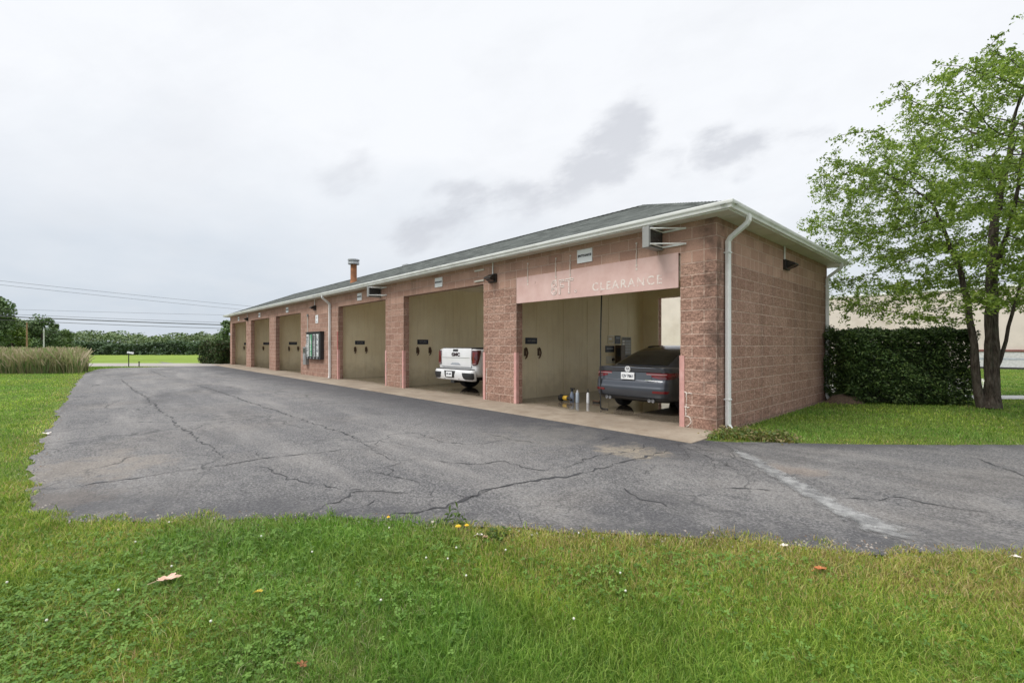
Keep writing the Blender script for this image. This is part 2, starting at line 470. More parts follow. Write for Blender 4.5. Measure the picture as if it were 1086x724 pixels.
M = dict(
    block=block_mat(), asphalt=asphalt_mat(), concrete=concrete_mat(), panel=panel_mat(), shingle=shingle_mat(), board=board_mat(),
    white=plain('white_trim_metal', (.78, .79, .775), .45, var=.07, scale=3, dirt=(.45, .45, .41)),
    soffit=plain('cream_soffit_metal', (.62, .60, .53), .6, var=.08, scale=2, dirt=(.42, .37, .28)),
    ceiling=plain('beige_ceiling', (.82, .75, .60), .7, var=.06, scale=2, dirt=(.25, .2, .12)),
    guard=plain('pink_painted_steel', (.56, .30, .265), .6, var=.12, scale=8, dirt=(.66, .48, .44)),
    patch=plain('white_caulk', (.68, .62, .56), .85, var=.15, scale=40, dirt=(.5, .35, .3)),
    rust=plain('rusty_flue_steel', (.30, .125, .055), .8, .2, var=.35, scale=7, bump=.3, dirt=(.16, .075, .045)),
    galv=plain('galvanised_steel', (.42, .43, .44), .45, .6, var=.12, scale=12),
    greybox=plain('grey_box_metal', (.27, .27, .26), .55, .2, var=.1, scale=8, dirt=(.16, .155, .145)),
    darkpanel=plain('smoked_plastic', (.035, .037, .036), .25, var=.15, scale=6),
    bronze=plain('dark_bronze_metal', (.028, .025, .022), .45, .3, var=.15),
    black=plain('black_plastic', (.02, .02, .021), .55, var=.2),
    rubber=plain('tyre_rubber', (.022, .022, .023), .85, var=.25, scale=20, bump=.3),
    signwhite=plain('white_sign_panel', (.78, .79, .80), .5, var=.04, scale=6),
    ink=plain('black_sign_ink', (.02, .02, .025), .6, var=.1),
    brown=plain('brown_plastic', (.085, .045, .02), .5, var=.2, scale=12),
    navy=plain('navy_sign_plate', (.018, .026, .05), .45, var=.2),
    boxbrown=plain('brown_steel_box', (.06, .038, .018), .5, var=.2),
    chrome=plain('chrome', (.7, .7, .72), .15, 1.0, var=.03),
    rim=plain('grey_alloy', (.30, .30, .31), .35, .8, var=.08),
    whitepaint=paint_mat('white_car_paint', (.74, .745, .75), 0, .3),
    greypaint=paint_mat('grey_car_paint', (.058, .066, .082), .35, .3, True),
    greyplate=paint_mat('grey_trunk_paint', (.075, .085, .10), .35, .3, True),
    redlens=paint_mat('red_lamp_lens', (.15, .007, .012), 0, .15),
    darklens=paint_mat('dark_red_lens', (.07, .006, .01), 0, .12),
    whitelens=paint_mat('clear_lamp_lens', (.36, .22, .22), 0, .1),
    glass=glass_mat(), glassdry=glass_mat('dark_glass_dry', False),
    bark=bark_mat(),
    wood=plain('weathered_pole_wood', (.25, .145, .09), .9, var=.25, scale=6),
    wire=plain('black_cable', (.045, .047, .052), .7, var=.1),
    leaf=leafmat('tree_leaf', .45, .5), grass=leafmat('grass_blade', .5, .42), hedge=leafmat('hedge_needle', .5, .15), far=leafmat('far_foliage', .7, .1), reed=leafmat('reed_stalk', .8, .25),
    twig=plain('hedge_core_twigs', (.018, .022, .010), .95, var=.4, scale=20),
    crack=plain('crack_filler', (.032, .032, .034), .85, var=.35, scale=20),
    beige=plain('pale_stucco', (.60, .535, .48), .85, var=.06, scale=1.2, dirt=(.44, .37, .31)),
    maroon=plain('maroon_trim', (.17, .06, .05), .6), steelgrey=plain('grey_cladding', (.36, .39, .43), .6), pale=plain('pale_base_panel', (.52, .52, .52), .6),
    baseshadow=plain('base_shadow', (.03, .03, .03), .8),
    road=plain('pale_road_asphalt', (.27, .25, .225), .9, var=.1, scale=.6),
    path=plain('grey_path_concrete', (.34, .34, .33), .9, var=.15, scale=2),
    ground=ground_mat('lawn_soil', [(.095, .135, .028), (.125, .175, .035), (.155, .205, .05)], .6),
    field=ground_mat('mown_field', [(.20, .29, .05), (.225, .31, .055), (.25, .33, .065)], .03),
    mulch=plain('brown_mulch', (.075, .048, .03), .95, var=.5, scale=30, bump=1.0),
    bluegrey=plain('blue_grey_plastic', (.16, .19, .25), .4), yellow=plain('yellow_plastic', (.62, .38, .03), .5), brush=plain('black_bristle', (.015, .015, .015), .9),
    petal=plain('yellow_petal', (.80, .52, .02), .6, var=.1, scale=80), clover=plain('clover_white', (.62, .62, .52), .8, var=.2, scale=200),
    leaf_pink=plain('pinkish_dry_leaf', (.56, .37, .28), .8, var=.2, scale=30), leaf_brown=plain('brown_dry_leaf', (.20, .085, .03), .8, var=.3, scale=40),
    leaf_orange=plain('orange_dry_leaf', (.42, .15, .05), .7, var=.2, scale=40), leaf_yellow=plain('yellow_dry_leaf', (.55, .42, .06), .7, var=.2, scale=40),
    litter=plain('pale_paper_scrap', (.68, .62, .55), .8, var=.15, scale=40),
    green=plain('green_vend_panel', (.05, .26, .12), .4, var=.3, scale=4), grey2=plain('grey_vend_panel', (.40, .42, .42), .4, var=.3, scale=5), vwhite=plain('white_vend_panel', (.62, .64, .63), .4, var=.3, scale=7),
    worn=worn_paint_mat('worn_white_lettering', .455, (.74, .67, .62)), wornmore=worn_paint_mat('very_worn_white_lettering', .40),
)

def strip_mat():
    s = NT('abraded_white_strip'); ob = s.coord('Object')
    n = s.noise(ob, 6, 6, .7); f = s.noise(ob, 70, 3, .8)
    c = s.ramp(n, [(.38, (.14, .14, .14)), (.5, (.24, .24, .235)), (.68, (.37, .37, .36))])
    c = s.mix(s.ramp(f, [(.3, .6), (.5, 0.0)]), c, (.09, .09, .09))
    s.set(Base_Color=c, Roughness=.9); s.bump(f, .6, .01)
    tr = s.n('ShaderNodeBsdfTransparent')
    at = s.n('ShaderNodeAttribute', attribute_name='tone').outputs['Fac']
    a = s.math('ADD', at, s.math('MULTIPLY', s.math('SUBTRACT', s.noise(ob, 9, 6, .75), .5), 1.9))
    k = s.maprange(a, .43, .88, 0.0, .80)
    mx = s.n('ShaderNodeMixShader', {0: k, 1: tr.outputs[0], 2: s.b.outputs[0]})
    s.t.links.new(mx.outputs[0], s.out.inputs['Surface'])
    return s.m
M['strip'] = strip_mat()

# ------------------------------------------------------------------ the ground
def grid_sheet(name, lats, deps, m, dz=0.0):
    L, D = np.meshgrid(np.array(lats), np.array(deps))
    X = CX + RT[0]*L + FW[0]*D; Y = CY + RT[1]*L + FW[1]*D
    Z = terr(L, D) + dz
    V = np.stack([X, Y, Z], -1).reshape(-1, 3)
    nl, nd = len(lats), len(deps)
    i = np.arange(nd-1)[:, None]*nl + np.arange(nl-1)[None, :]
    Fc = np.stack([i, i+1, i+1+nl, i+nl], -1).reshape(-1, 4)
    return np_mesh(name, V, Fc, None, m)

lats = [-900, -500, -300, -200, -120, -80, -50, -30, -15, 0, 15, 30, 50, 80, 120, 200, 300, 500, 900]
tag(grid_sheet('ground', lats, [-40, -20, -8, 0, 4, 8, 14, 20, 26, 32, 35.4], M['ground'], -.004), kind='structure')
tag(grid_sheet('field', lats, [35.4, 38, 40, 43, 46, 50, 55, 60, 70, 90, 120, 160, 220, 320, 500, 900], M['field'], -.004), kind='structure')

def ragged(pts, step=.25, amp=.06):
    out = []
    for i in range(len(pts)):
        a = np.array(pts[i]); b = np.array(pts[(i+1) % len(pts)]); L = np.linalg.norm(b-a)
        n = max(1, int(min(L/step, 60)))
        nv = np.array([-(b-a)[1], (b-a)[0]])/max(L, 1e-6)
        for k in range(n):
            p = a + (b-a)*k/n
            out.append(tuple(p + nv*amp*(float(fbm(p[0], p[1], 1.6, 3)) - .5)*2.4 + nv*amp*1.1*(random.random()-.5)*(1 if L < 3 else .6)))
    return out

near_px = [(1086, 590), (1010, 586), (960, 582.5), (915, 584), (880, 580), (840, 577), (800, 575.5), (750, 574), (700, 572), (650, 568), (600, 565), (550, 561.5), (500, 558),
           (450, 555), (400, 552.5), (350, 550), (300, 550), (250, 551), (200, 551.5), (150, 552), (100, 552), (60, 549), (30, 543), (22, 535), (27, 521),
           (36, 502), (42, 480), (52, 455), (63, 435), (76, 415), (83, 404), (90, 396), (104, 391.5), (128, 390)]
asph = [G(1700, 625)] + [G(*p) for p in near_px]
hidden = [LD(-22, 29.6), (-46, -3.2), (-39.6, -2.6), (-36.0, -1.1), (0.0, -1.1), G(744, 467), G(770, 468.5), G(850, 470), G(930, 471.5), G(1000, 472), G(1086, 472), G(1700, 473)]
_a = ragged(asph + hidden[:1], .12, .085); _b = ragged(hidden[-7:], .12, .05)
_a = _a[:max(i for i, p in enumerate(_a) if math.dist(p, hidden[0]) < .4)+1]
_b = _b[:max(i for i, p in enumerate(_b) if math.dist(p, hidden[-1]) < .4)+1]
asph_poly = _a + hidden[1:5] + _b

def flat_poly(name, poly, z, m, kind='structure'):
    from mathutils.geometry import delaunay_2d_cdt
    n = len(poly)
    vs, _e, fs, *_ = delaunay_2d_cdt([Vector((float(x), float(y))) for x, y in poly], [(i, (i+1) % n) for i in range(n)], [], 1, 1e-5)
    me = bpy.data.meshes.new(name)
    fs = [f if sum((vs[f[k]].x*vs[f[(k+1) % len(f)]].y - vs[f[(k+1) % len(f)]].x*vs[f[k]].y) for k in range(len(f))) > 0 else list(reversed(f)) for f in fs]
    me.from_pydata([(v.x, v.y, z) for v in vs], [], fs); me.update()
    return tag(link(name, me, m), kind=kind)
flat_poly('parking_lot', asph_poly, .006, M['asphalt'])
# the road beyond, and the link of the lot to it
flat_poly('road', [LD(-260, 30.0), LD(-22, 30.0), LD(-12, 32.5), LD(60, 33.5), LD(60, 37.4), LD(-10, 36.6), LD(-22, 35.2), LD(-260, 35.0)], .012, M['road'])
# path behind the hedge
path_poly = [LD(6.0, 11.9), LD(40, 10.95), LD(40, 11.75), LD(6.0, 12.8)]
flat_poly('path', path_poly, .01, M['path'])
# concrete slab: apron and bay floors
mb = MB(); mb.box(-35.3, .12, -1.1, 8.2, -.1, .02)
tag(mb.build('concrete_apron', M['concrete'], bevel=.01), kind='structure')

flat_poly('rear_bounce_drive', [(-36, 8.2), (1.5, 8.2), (3, 13), (3, 20), (-40, 20)], .008, plain('bounce_drive_concrete', (.46, .44, .40), .9, var=.1, scale=1.5))  # pale drive added behind the building to bounce light into the bays
# cracks: thin irregular ribbons
def crack_ribbon(mb_, px, w=.02, z=.010):
    P = []
    g = [np.array(G(*p)) for p in px]
    for a, b in zip(g[:-1], g[1:]):
        L = np.linalg.norm(b-a); n = max(2, int(L/.075))
        nv = np.array([-(b-a)[1], (b-a)[0]])/L
        for k in range(n):
            P.append(a + (b-a)*k/n + nv*random.gauss(0, .022) + nv*(float(fbm(*(a+(b-a)*k/n), 1.3)) - .5)*.22)
    P.append(g[-1])
    i0 = len(mb_.v)
    for k, p in enumerate(P):
        d = P[min(k+1, len(P)-1)] - P[max(k-1, 0)]; d = d/np.linalg.norm(d)
        nv = np.array([-d[1], d[0]]); t = k/(len(P)-1)
        ww = w*.55*(.25 + 1.5*random.random()**2)*(0.12 if random.random() < .10 else 1.0)*min(1, 6*t+.2, 6*(1-t)+.2)
        mb_.v += [(*(p+nv*ww/2), z), (*(p-nv*ww/2), z)]
    for k in range(len(P)-1):
        a = i0+2*k; mb_.f.append((a, a+1, a+3, a+2))

cr = MB()
for px, w in [
    ([(126, 400.5), (165.7, 431.4), (199, 458), (215.5, 469.5), (238.6, 494.4)], .05),
    ([(202, 406), (238.6, 418), (285, 433), (331.5, 449.6), (360, 459.5), (396.5, 474.6), (413, 486.8), (421, 489.5)], .055),
    ([(160, 393), (175, 400)], .06),
    ([(421, 489.5), (449.5, 486.8), (476, 491)], .03), ([(476, 491), (505, 493), (532, 489.5), (572, 499.4), (592, 498)], .035),
    ([(393, 553), (420, 546), (469.4, 537.6), (519, 522.6), (555.6, 512.7), (588, 506), (640, 497), (708, 478)], .07),
    ([(404, 549), (440, 543), (475, 537), (520, 521), (560, 511.5)], .03),
    ([(33, 522.5), (99.4, 514.2), (165.7, 504.3), (238.6, 494.4), (285, 486), (318, 483.4), (360, 477.8), (386.5, 476)], .035),
    ([(238.6, 494.4), (278, 495.3), (305, 506), (331, 512.6), (360, 518.5), (395, 520)], .028),
    ([(323, 550.7), (331.5, 542.4), (360, 529), (380, 521), (410, 524), (436, 524), (459.4, 522.6), (462, 528)], .035),
    ([(421, 489.5), (411, 504), (436, 512), (441, 519)], .025), ([(373, 496), (390, 501), (410, 504.4)], .02), ([(265, 480), (270, 486), (286, 487)], .02),
    ([(665, 517.7), (675, 526), (700, 534), (720, 542.5)], .03), ([(764, 517.7), (800, 519), (838, 521)], .03),
    ([(1030, 485.7), (1057, 496), (1086, 506), (1110, 511)], .05), ([(888, 528), (956, 529.5), (1006, 538), (1057, 544.7)], .03),
    ([(520, 460), (545, 467), (580, 472), (600, 470)], .03), ([(590, 500), (620, 488), (660, 480), (690, 470)], .03),
    ([(480, 519), (486, 526), (498, 528)], .02), ([(560, 556), (548, 545), (530, 540)], .025), ([(720, 470), (780, 500), (800, 512)], .02),
    ([(440, 460), (470, 470), (505, 472), (540, 466)], .03), ([(350, 552), (357, 545), (380, 540), (400, 530)], .02),
]: crack_ribbon(cr, px, w)
tag(cr.build('asphalt_cracks', M['crack']), kind='structure')

# abraded pale strip running out from the building corner
P = [np.array(G(*p)) for p in [(772, 474), (800, 489), (830, 507), (860, 524), (890, 541), (925, 557), (968, 577)]]
V = []; Fc = []; T = []
rows = []
for a, b in zip(P[:-1], P[1:]):
    n = 22
    rows += [a + (b-a)*k/n for k in range(n)]
rows.append(P[-1])
wid = 9
for k, p in enumerate(rows):
    d = rows[min(k+1, len(rows)-1)] - rows[max(k-1, 0)]; d = d/np.linalg.norm(d); nv = np.array([-d[1], d[0]])
    for j in range(wid):
        u = j/(wid-1)*2-1
        q = p + nv*u*(.13+.13*k/len(rows))
        V.append((q[0], q[1], .016)); t = 1-abs(u)**1.4; t *= min(1, (k+2)/14, (len(rows)-k)/10); T.append((t, t, t))
for k in range(len(rows)-1):
    for j in range(wid-1):
        a = k*wid+j; Fc.append((a, a+1, a+1+wid, a+wid))
tag(np_mesh('painted_strip', np.array(V), np.array(Fc), np.array(T), M['strip']), kind='structure')

# ------------------------------------------------------------------ the car wash building
B = .4064
x_eq0 = -37.5*B; x_eq1 = x_eq0 - 4.517                    # equipment room between the two runs of bays
piers = [(-1.5*B, 0.0), (-14.5*B, -11.5*B), (-27.5*B, -24.5*B), (x_eq1, x_eq0),
         (x_eq1-13*B, x_eq1-10*B), (x_eq1-26*B, x_eq1-23*B), (x_eq1-37.5*B, x_eq1-36*B)]
XL = piers[-1][0]; YB = 6.69; ZO = 2.96; ZW = 3.45; T_ = .2
bays = [(piers[i+1][1], piers[i][0]) for i in range(6)]   # left, right x of the six openings
BLD = thing('car_wash_building', 'long low pink block car wash with six open bays under a green grey hip roof', 'car wash', (0, 0, 0))

def wall_mb(x0, x1, y0, y1, z0, z1): return MB().box(x0, x1, y0, y1, z0, z1)
for i, (a, b) in enumerate(piers):
    p = wall_mb(a, b, 0, T_, .0, ZO).build('pier' if i != 3 else 'equipment_room_wall', M['block'], BLD, uv=True)
    p2 = wall_mb(a, b, YB-T_, YB, .0, ZO).build('rear_pier', M['block'], BLD, uv=True)
wall_mb(XL, 0, 0, T_, ZO, ZW).build('lintel_wall', M['block'], BLD, uv=True)
wall_mb(XL, 0, YB-T_, YB, ZO, ZW).build('rear_lintel_wall', M['block'], BLD, uv=True)
wall_mb(-T_, 0, T_, YB-T_, 0, ZW).build('end_wall', M['block'], BLD, uv=True)
wall_mb(XL, XL+T_, T_, YB-T_, 0, ZW).build('end_wall', M['block'], BLD, uv=True)
# partitions between bays with battens
parts_x = [(a+b)/2 for a, b in piers[1:3]] + [x_eq0-.36, x_eq1+.36] + [(a+b)/2 for a, b in piers[4:6]]
for px in parts_x:
    m = MB().box(px-.05, px+.05, T_, YB-T_, .0, ZW-.05)
    for k in range(1, 6):
        yy = T_ + k*1.07
        m.box(px+.0502, px+.058, yy-.012, yy+.012, .03, 3.3); m.box(px-.058, px-.0502, yy-.012, yy+.012, .03, 3.3)
    m.build('partition_wall', M['panel'], BLD)
for xx, sg in ((-T_, -1), (XL+T_, 1)):                    # inner lining of the two end walls
    a, b = sorted((xx + sg*.003, xx + sg*.02)); MB().box(a, b, T_+.002, YB-T_-.002, .0, ZW-.05).build('wall_lining', M['panel'], BLD)
for a, b in bays:                                         # linings on the inner face of the rear piers
    pass
for i, (a, b) in enumerate(piers):
    MB().box(a+.001, b-.001, YB-T_-.018, YB-T_-.003, .0, ZO-.004).build('wall_lining', M['panel'], BLD)
MB().box(XL+.21, -.21, YB-T_-.018, YB-T_-.003, ZO, ZW-.052).build('wall_lining', M['panel'], BLD)
MB().box(XL+.05, -.05, .05, YB-.05, ZW-.05, ZW-.02).build('ceiling', M['ceiling'], BLD)

# roof
OV = .33; ZE = 3.535
def roofpt(o, z): return None
ap_r = (OV-3.675, YB/2); ap_l = (XL-OV+3.675, YB/2); ZR = 5.08
e = [(OV, -OV, ZE), (OV, YB+OV, ZE), (XL-OV, YB+OV, ZE), (XL-OV, -OV, ZE)]
rr, rl = (ap_r[0], ap_r[1], ZR), (ap_l[0], ap_l[1], ZR)
me = bpy.data.meshes.new('roof')
sl = math.hypot(ZR-ZE, YB/2+OV)
faces = [([e[3], e[0], rr, rl], 0), ([e[1], e[2], rl, rr], 0), ([e[0], e[1], rr], 1), ([e[2], e[3], rl], 1)]
vv = []; ff = []; uvs = []
for pts, k in faces:
    i = len(vv); vv += pts; ff.append(tuple(range(i, i+len(pts))))
    for p in pts:
        up = (p[2]-ZE)/(ZR-ZE)*sl
        uvs.append((p[1-k*0] if k else p[0], up) if k == 0 else (p[1], up))
i = len(vv); vv += [(q[0], q[1], q[2]-.02) for q in e]; ff.append((i, i+3, i+2, i+1)); uvs += [(0, 0)]*4
me.from_pydata(vv, [], ff); uvl = me.uv_layers.new(name='UVMap')
for p in me.polygons:
    for li in p.loop_indices: uvl.data[li].uv = uvs[me.loops[li].vertex_index]
roof = link('roof', me, M['shingle'], BLD)
def cap_run(a, b, w=.13):                                 # ridge and hip cap shingles
    a, b = Vector(a), Vector(b); d = (b-a); L = d.length; d.normalize(); s = d.cross(Vector((0, 0, 1))).normalized()
    m = MB(); n = int(L/.16)
    for k in range(n):
        p = a + d*(L*k/n); q = a + d*(L*(k+1)/n + .04); u0 = Vector((0, 0, .012)); u1 = Vector((0, 0, .03))
        dn = Vector((0, 0, -w*.40))
        m.quad(p+u1, q+u0, q+u0+s*w+dn, p+u1+s*w+dn); m.quad(p+u1, p+u1-s*w+dn, q+u0-s*w+dn, q+u0)
    return m
capm = MB()
for a, b in ((rl, rr), (rr, e[0]), (rr, e[1]), (rl, e[2]), (rl, e[3])):
    c = cap_run(a, b); i = len(capm.v); capm.v += c.v; capm.f += [tuple(i+k for k in f) for f in c.f]
capm.build('ridge_cap', M['shingle'], roof, uv=True)
# soffit, fascia, gutter
so = MB()
so.box(XL-.30, .30, -.30, 0-.001, ZW, ZW+.02); so.box(XL-.30, .30, YB+.001, YB+.30, ZW, ZW+.02)
so.box(.001, .30, 0, YB, ZW, ZW+.02); so.box(XL-.30, XL-.001, 0, YB, ZW, ZW+.02)
for k in range(1, 60):
    xx = .3 - k*.61
    if xx > XL: so.box(xx-.006, xx+.006, -.30, -.002, ZW-.006, ZW-.0005)
for k in range(0, 12):
    yy = k*.61 + .1
    if yy < YB: so.box(.002, .30, yy-.006, yy+.006, ZW-.006, ZW-.0005)
so.build('soffit', M['soffit'], BLD)
fa = MB()
fa.box(XL-.32, .32, -.32, -.3005, ZW-.015, ZE-.022); fa.box(XL-.32, .32, YB+.3005, YB+.32, ZW-.015, ZE-.022)
fa.box(.3005, .32, -.30, YB+.30, ZW-.015, ZE-.022); fa.box(XL-.32, XL-.3005, -.30, YB+.30, ZW-.015, ZE-.022)
fa.build('fascia', M['white'], BLD)
# gutter profile (outward distance from fascia, height): hollow K profile
gp = [(0.0, -.075), (.045, -.075), (.055, -.04), (.078, -.015), (.085, .012), (.085, .03), (.075, .03), (.072, .0), (.045, -.05), (.008, -.06), (.008, .012), (0, .012)]
def gutter(m, side):
    i0 = len(m.v); n = len(gp)
    for end in (0, 1):
        for d, h in gp:
            o = .322 + d; z = ZE - .008 + h
            xs = (XL-o, o); ys = (-o, YB+o)
            if side == 'f': p = (xs[end], ys[0], z)
            elif side == 'b': p = (xs[end], ys[1], z)
            elif side == 'r': p = (xs[1], ys[end], z)
            else: p = (xs[0], ys[end], z)
            m.v.append(p)
    for k in range(n):
        l = (k+1) % n; m.f.append((i0+k, i0+l, i0+n+l, i0+n+k))
    m.f.append(tuple(i0+k for k in range(n))); m.f.append(tuple(i0+n+k for k in reversed(range(n))))
for sd in 'fbrl':
    m = MB(); gutter(m, sd); m.build('gutter', M['white'], BLD)

def downspout(p_g, p_w, zb, out):                         # from the gutter outlet to the wall and down
    m = MB(); gx, gy = p_g; wx, wy = p_w; ox, oy = out
    pts = [(gx, gy, ZW+.03), (gx, gy, ZW-.07), (gx*.9+wx*.1, gy*.9+wy*.1, ZW-.12), (wx*.88+gx*.12, wy*.88+gy*.12, ZW-.30), (wx, wy, ZW-.36), (wx, wy, .10), (wx+ox*.02, wy+oy*.02, .05), (wx+ox*.05, wy+oy*.05, .02)]
    m.tube(pts, .058, 4, 1.0, .8)
    o = m.build('downspout', M['white'], BLD, bevel=.008)
    for z in (2.9, .5):
        s = MB()
        if abs(ox) > .5: s.box(wx-.054, wx+.046, wy-.047, wy+.047, z, z+.02)
        else: s.box(wx-.047, wx+.047, wy-.046, wy+.054, z, z+.02)
        s.build('strap', M['white'], o)
downspout((.36, .34), (.055, .31), .0, (1, 0))
downspout((.36, YB-.2), (.055, YB-.2), .0, (1, 0))
downspout((-16.0, -.36), (-16.0, -.055), .0, (0, -1))

# flue and roof vent
ch = (-17.2, 1.5)
fz = ZE + (ch[1]+OV)/(YB/2+OV)*(ZR-ZE)
fl = MB().lathe([(.16, fz-.12), (.15, fz+.03), (.14, fz+.05), (.14, 5.12)], (ch[0], ch[1], 0), 2, 18).build('flue_pipe', M['rust'], BLD, smooth=True)
MB().lathe([(.15, 5.10), (.25, 5.12), (.25, 5.22), (.17, 5.23), (.17, 5.27), (.26, 5.28), (.26, 5.34), (.05, 5.38)], (ch[0], ch[1], 0), 2, 20).build('flue_cap', M['galv'], fl)
v = (-17.0, 4.2)
MB().box(v[0]-.16, v[0]+.16, v[1]-.16, v[1]+.16, 4.6, 5.30).box(v[0]-.22, v[0]+.22, v[1]-.22, v[1]+.22, 5.30, 5.40).build('roof_vent', M['galv'], BLD, bevel=.01)

# corner guards on the bay openings
def guard(x, dirx):
    m = MB(); y = -.012
    a, b = sorted((x, x - dirx*.075)); m.box(a, b, y, -.002, .02, 1.22)        # leg on the pier face
    a, b = sorted((x + dirx*.002, x + dirx*.012)); m.box(a, b, y, .075, .02, 1.22)
    m.build('corner_guard', M['guard'], BLD)
for i, (a, b) in enumerate(bays):
    if i < 3: guard(a, 1); guard(b, -1)
MB().box(x_eq0-.10, x_eq0-.0, -.007, -.0015, .02, 1.95).build('painted_jamb', plain('red_painted_block', (.33, .10, .085), .85, var=.25, scale=14), BLD)
# mortar repairs smeared in white caulk
def caulk(segs, w=.016):
    for pts in segs:
        P = []
        for (x0, z0), (x1, z1) in zip(pts[:-1], pts[1:]):
            n = max(2, int(math.hypot(x1-x0, z1-z0)/.025))
            P += [(x0+(x1-x0)*k/n + random.gauss(0, .004), -.004, z0+(z1-z0)*k/n + random.gauss(0, .004)) for k in range(n)]
        P.append((pts[-1][0], -.004, pts[-1][1]))
        MB().tube(P, [w*.5*(.45+.9*random.random()) for _ in P], 6).build('mortar_patch', M['patch'], BLD)
caulk([[(-.50, .62), (-.50, .44)], [(-.56, .60), (-.40, .59)], [(-.50, .41), (-.51, .22)], [(-.56, .36), (-.45, .36)], [(-.56, .20), (-.44, .20), (-.42, .12), (-.47, .05), (-.50, .03)]])
caulk([[(-14.5*B+.13, .04), (-14.5*B+.13, .20)], [(-14.5*B+.13, .26), (-14.5*B+.14, .40)], [(-14.5*B+.13, .46), (-14.5*B+.13, .80), (-14.5*B+.17, .82)]], .014)
caulk([[(-27.5*B+.1, .05), (-27.5*B+.1, .42)], [(-27.5*B+.1, .5), (-27.5*B+.1, .84)], [(-24.5*B-.15, .1), (-24.5*B-.15, .46)]], .012)

# ------------------------------------------------------------------ things on the building
def wall_light(x, y, z, dirv, label):
    t = thing('wall_light', label, 'light', (x, y, z), 'dark wall lights on the block walls')
    m = MB(); dx, dy = dirv
    if dx:
        m.prism([(y-.14, z-.11), (y+.14, z-.11), (y+.14, z+.10), (y-.14, z+.10)], 0, x+.002, x+.06)
        m.build('back_plate', M['bronze'], t, bevel=.008)
        MB().prism([(x+.06, z-.05), (x+.23, z-.02), (x+.21, z+.02), (x+.06, z+.09)], 1, y-.12, y+.12).build('hood', M['bronze'], t, bevel=.012)
        MB().prism([(x+.062, z-.09), (x+.18, z-.035), (x+.22, z-.03), (x+.062, z-.05)], 1, y-.11, y+.11).build('lens', M['glassdry'], t)
        MB().tube([(x+.025, y-.12, z+.08), (x+.025, y-.12, ZW)], .016, 8).build('conduit', M['white'], t)
    else:
        m.prism([(x-.14, z-.11), (x+.14, z-.11), (x+.14, z+.10), (x-.14, z+.10)], 1, y-.06, y-.002)
        m.build('back_plate', M['bronze'], t, bevel=.008)
        MB().prism([(y-.06, z-.05), (y-.23, z-.02), (y-.21, z+.02), (y-.06, z+.09)], 0, x-.13, x+.13).build('hood', M['bronze'], t, bevel=.012)
        MB().prism([(y-.062, z-.09), (y-.18, z-.035), (y-.22, z-.03), (y-.062, z-.05)], 0, x-.11, x+.11).build('lens', M['glassdry'], t)
        MB().tube([(x, y-.025, z+.08), (x, y-.025, ZW)], .016, 8).build('conduit', M['white'], t)
wall_light(0, 3.36, 3.08, (1, 0), 'dark wall light on the windowless end wall, with white conduit up to soffit')
wall_light(-5.5, 0, 3.06, (0, -1), 'dark wall light on the pier between the pickup bay and the sedan bay')
wall_light(-17.83, 0, 3.08, (0, -1), 'dark wall light above the small white notice and vending cabinet')
wall_light(-29.9, 0, 3.08, (0, -1), 'dark wall light on the far pier between the two farthest bays')

FR = (R(90), 0, 0)
sign_lab = ['white ENTRANCE sign above the pink clearance board', 'white ENTRANCE sign above the bay holding the white pickup', 'white ENTRANCE sign beside the empty third bay\'s grey sign box',
            'white ENTRANCE sign above the bay left of the vending cabinet', 'white ENTRANCE sign above the middle one of the three far bays', 'white ENTRANCE sign above the farthest bay, nearest the round shrub']
for i, (a, b) in enumerate(bays):
    x = (a+b)/2
    t = thing('entrance_sign', sign_lab[i], 'sign', (x, -.02, 3.2), 'white entrance signs over the bays')
    MB().box(x-.19, x+.19, -.02, -.004, 3.07, 3.34).build('sign_panel', M['signwhite'], t, bevel=.003)
    text_mesh('lettering', 'ENTRANCE', .062, M['ink'], (x, -.023, 3.21), t, FR, .001, .0036, spacing=1.08)
    for q in (-.17, .17): MB().lathe([(.008, -.024), (.006, -.02)], (x+q, 0, 3.31), 1, 8).build('screw', M['galv'], t)

# clearance board hung in the first opening
a, b = bays[0]
cb = thing('clearance_board', 'faded pink board lettered 8FT CLEARANCE hanging across the top of the sedan bay', 'clearance sign', (-2.64, .0, 2.38))
MB().box(a+.012, b-.035, -.006, .022, 2.375, 2.975).build('board', M['board'], cb, bevel=.004)
text_mesh('lettering', 'CLEARANCE', .225, M['worn'], (-1.70, -.0085, 2.545), cb, FR, .0012, .0025, spacing=1.28)
text_mesh('large_lettering', '8FT.', .43, M['wornmore'], (-3.20, -.010, 2.62), cb, FR, .001, 0, outline=.007, sx=.86, spacing=1.12)
for x in (-4.28, -3.42, -3.02, -1.45):
    hk = MB()
    for k in range(4):
        z0 = 3.02 + k*.06; hk.tube([(x, -.016, z0), (x + (.012 if k % 2 else -.0), -.02, z0+.03), (x, -.016, z0+.06)], .007, 6)
    hk.tube([(x, -.012, 2.83), (x, -.018, 3.03)], .008, 6)
    hk.lathe([(.022, -.012), (.018, -.006)], (x, 0, 2.86), 1, 8); hk.lathe([(.022, -.012), (.018, -.006)], (x, 0, 2.79), 1, 8); hk.lathe([(.02, -.012), (.02, -.001)], (x, 0, 3.26), 1, 8)
    hk.build('hanging_chain', M['patch'], cb)

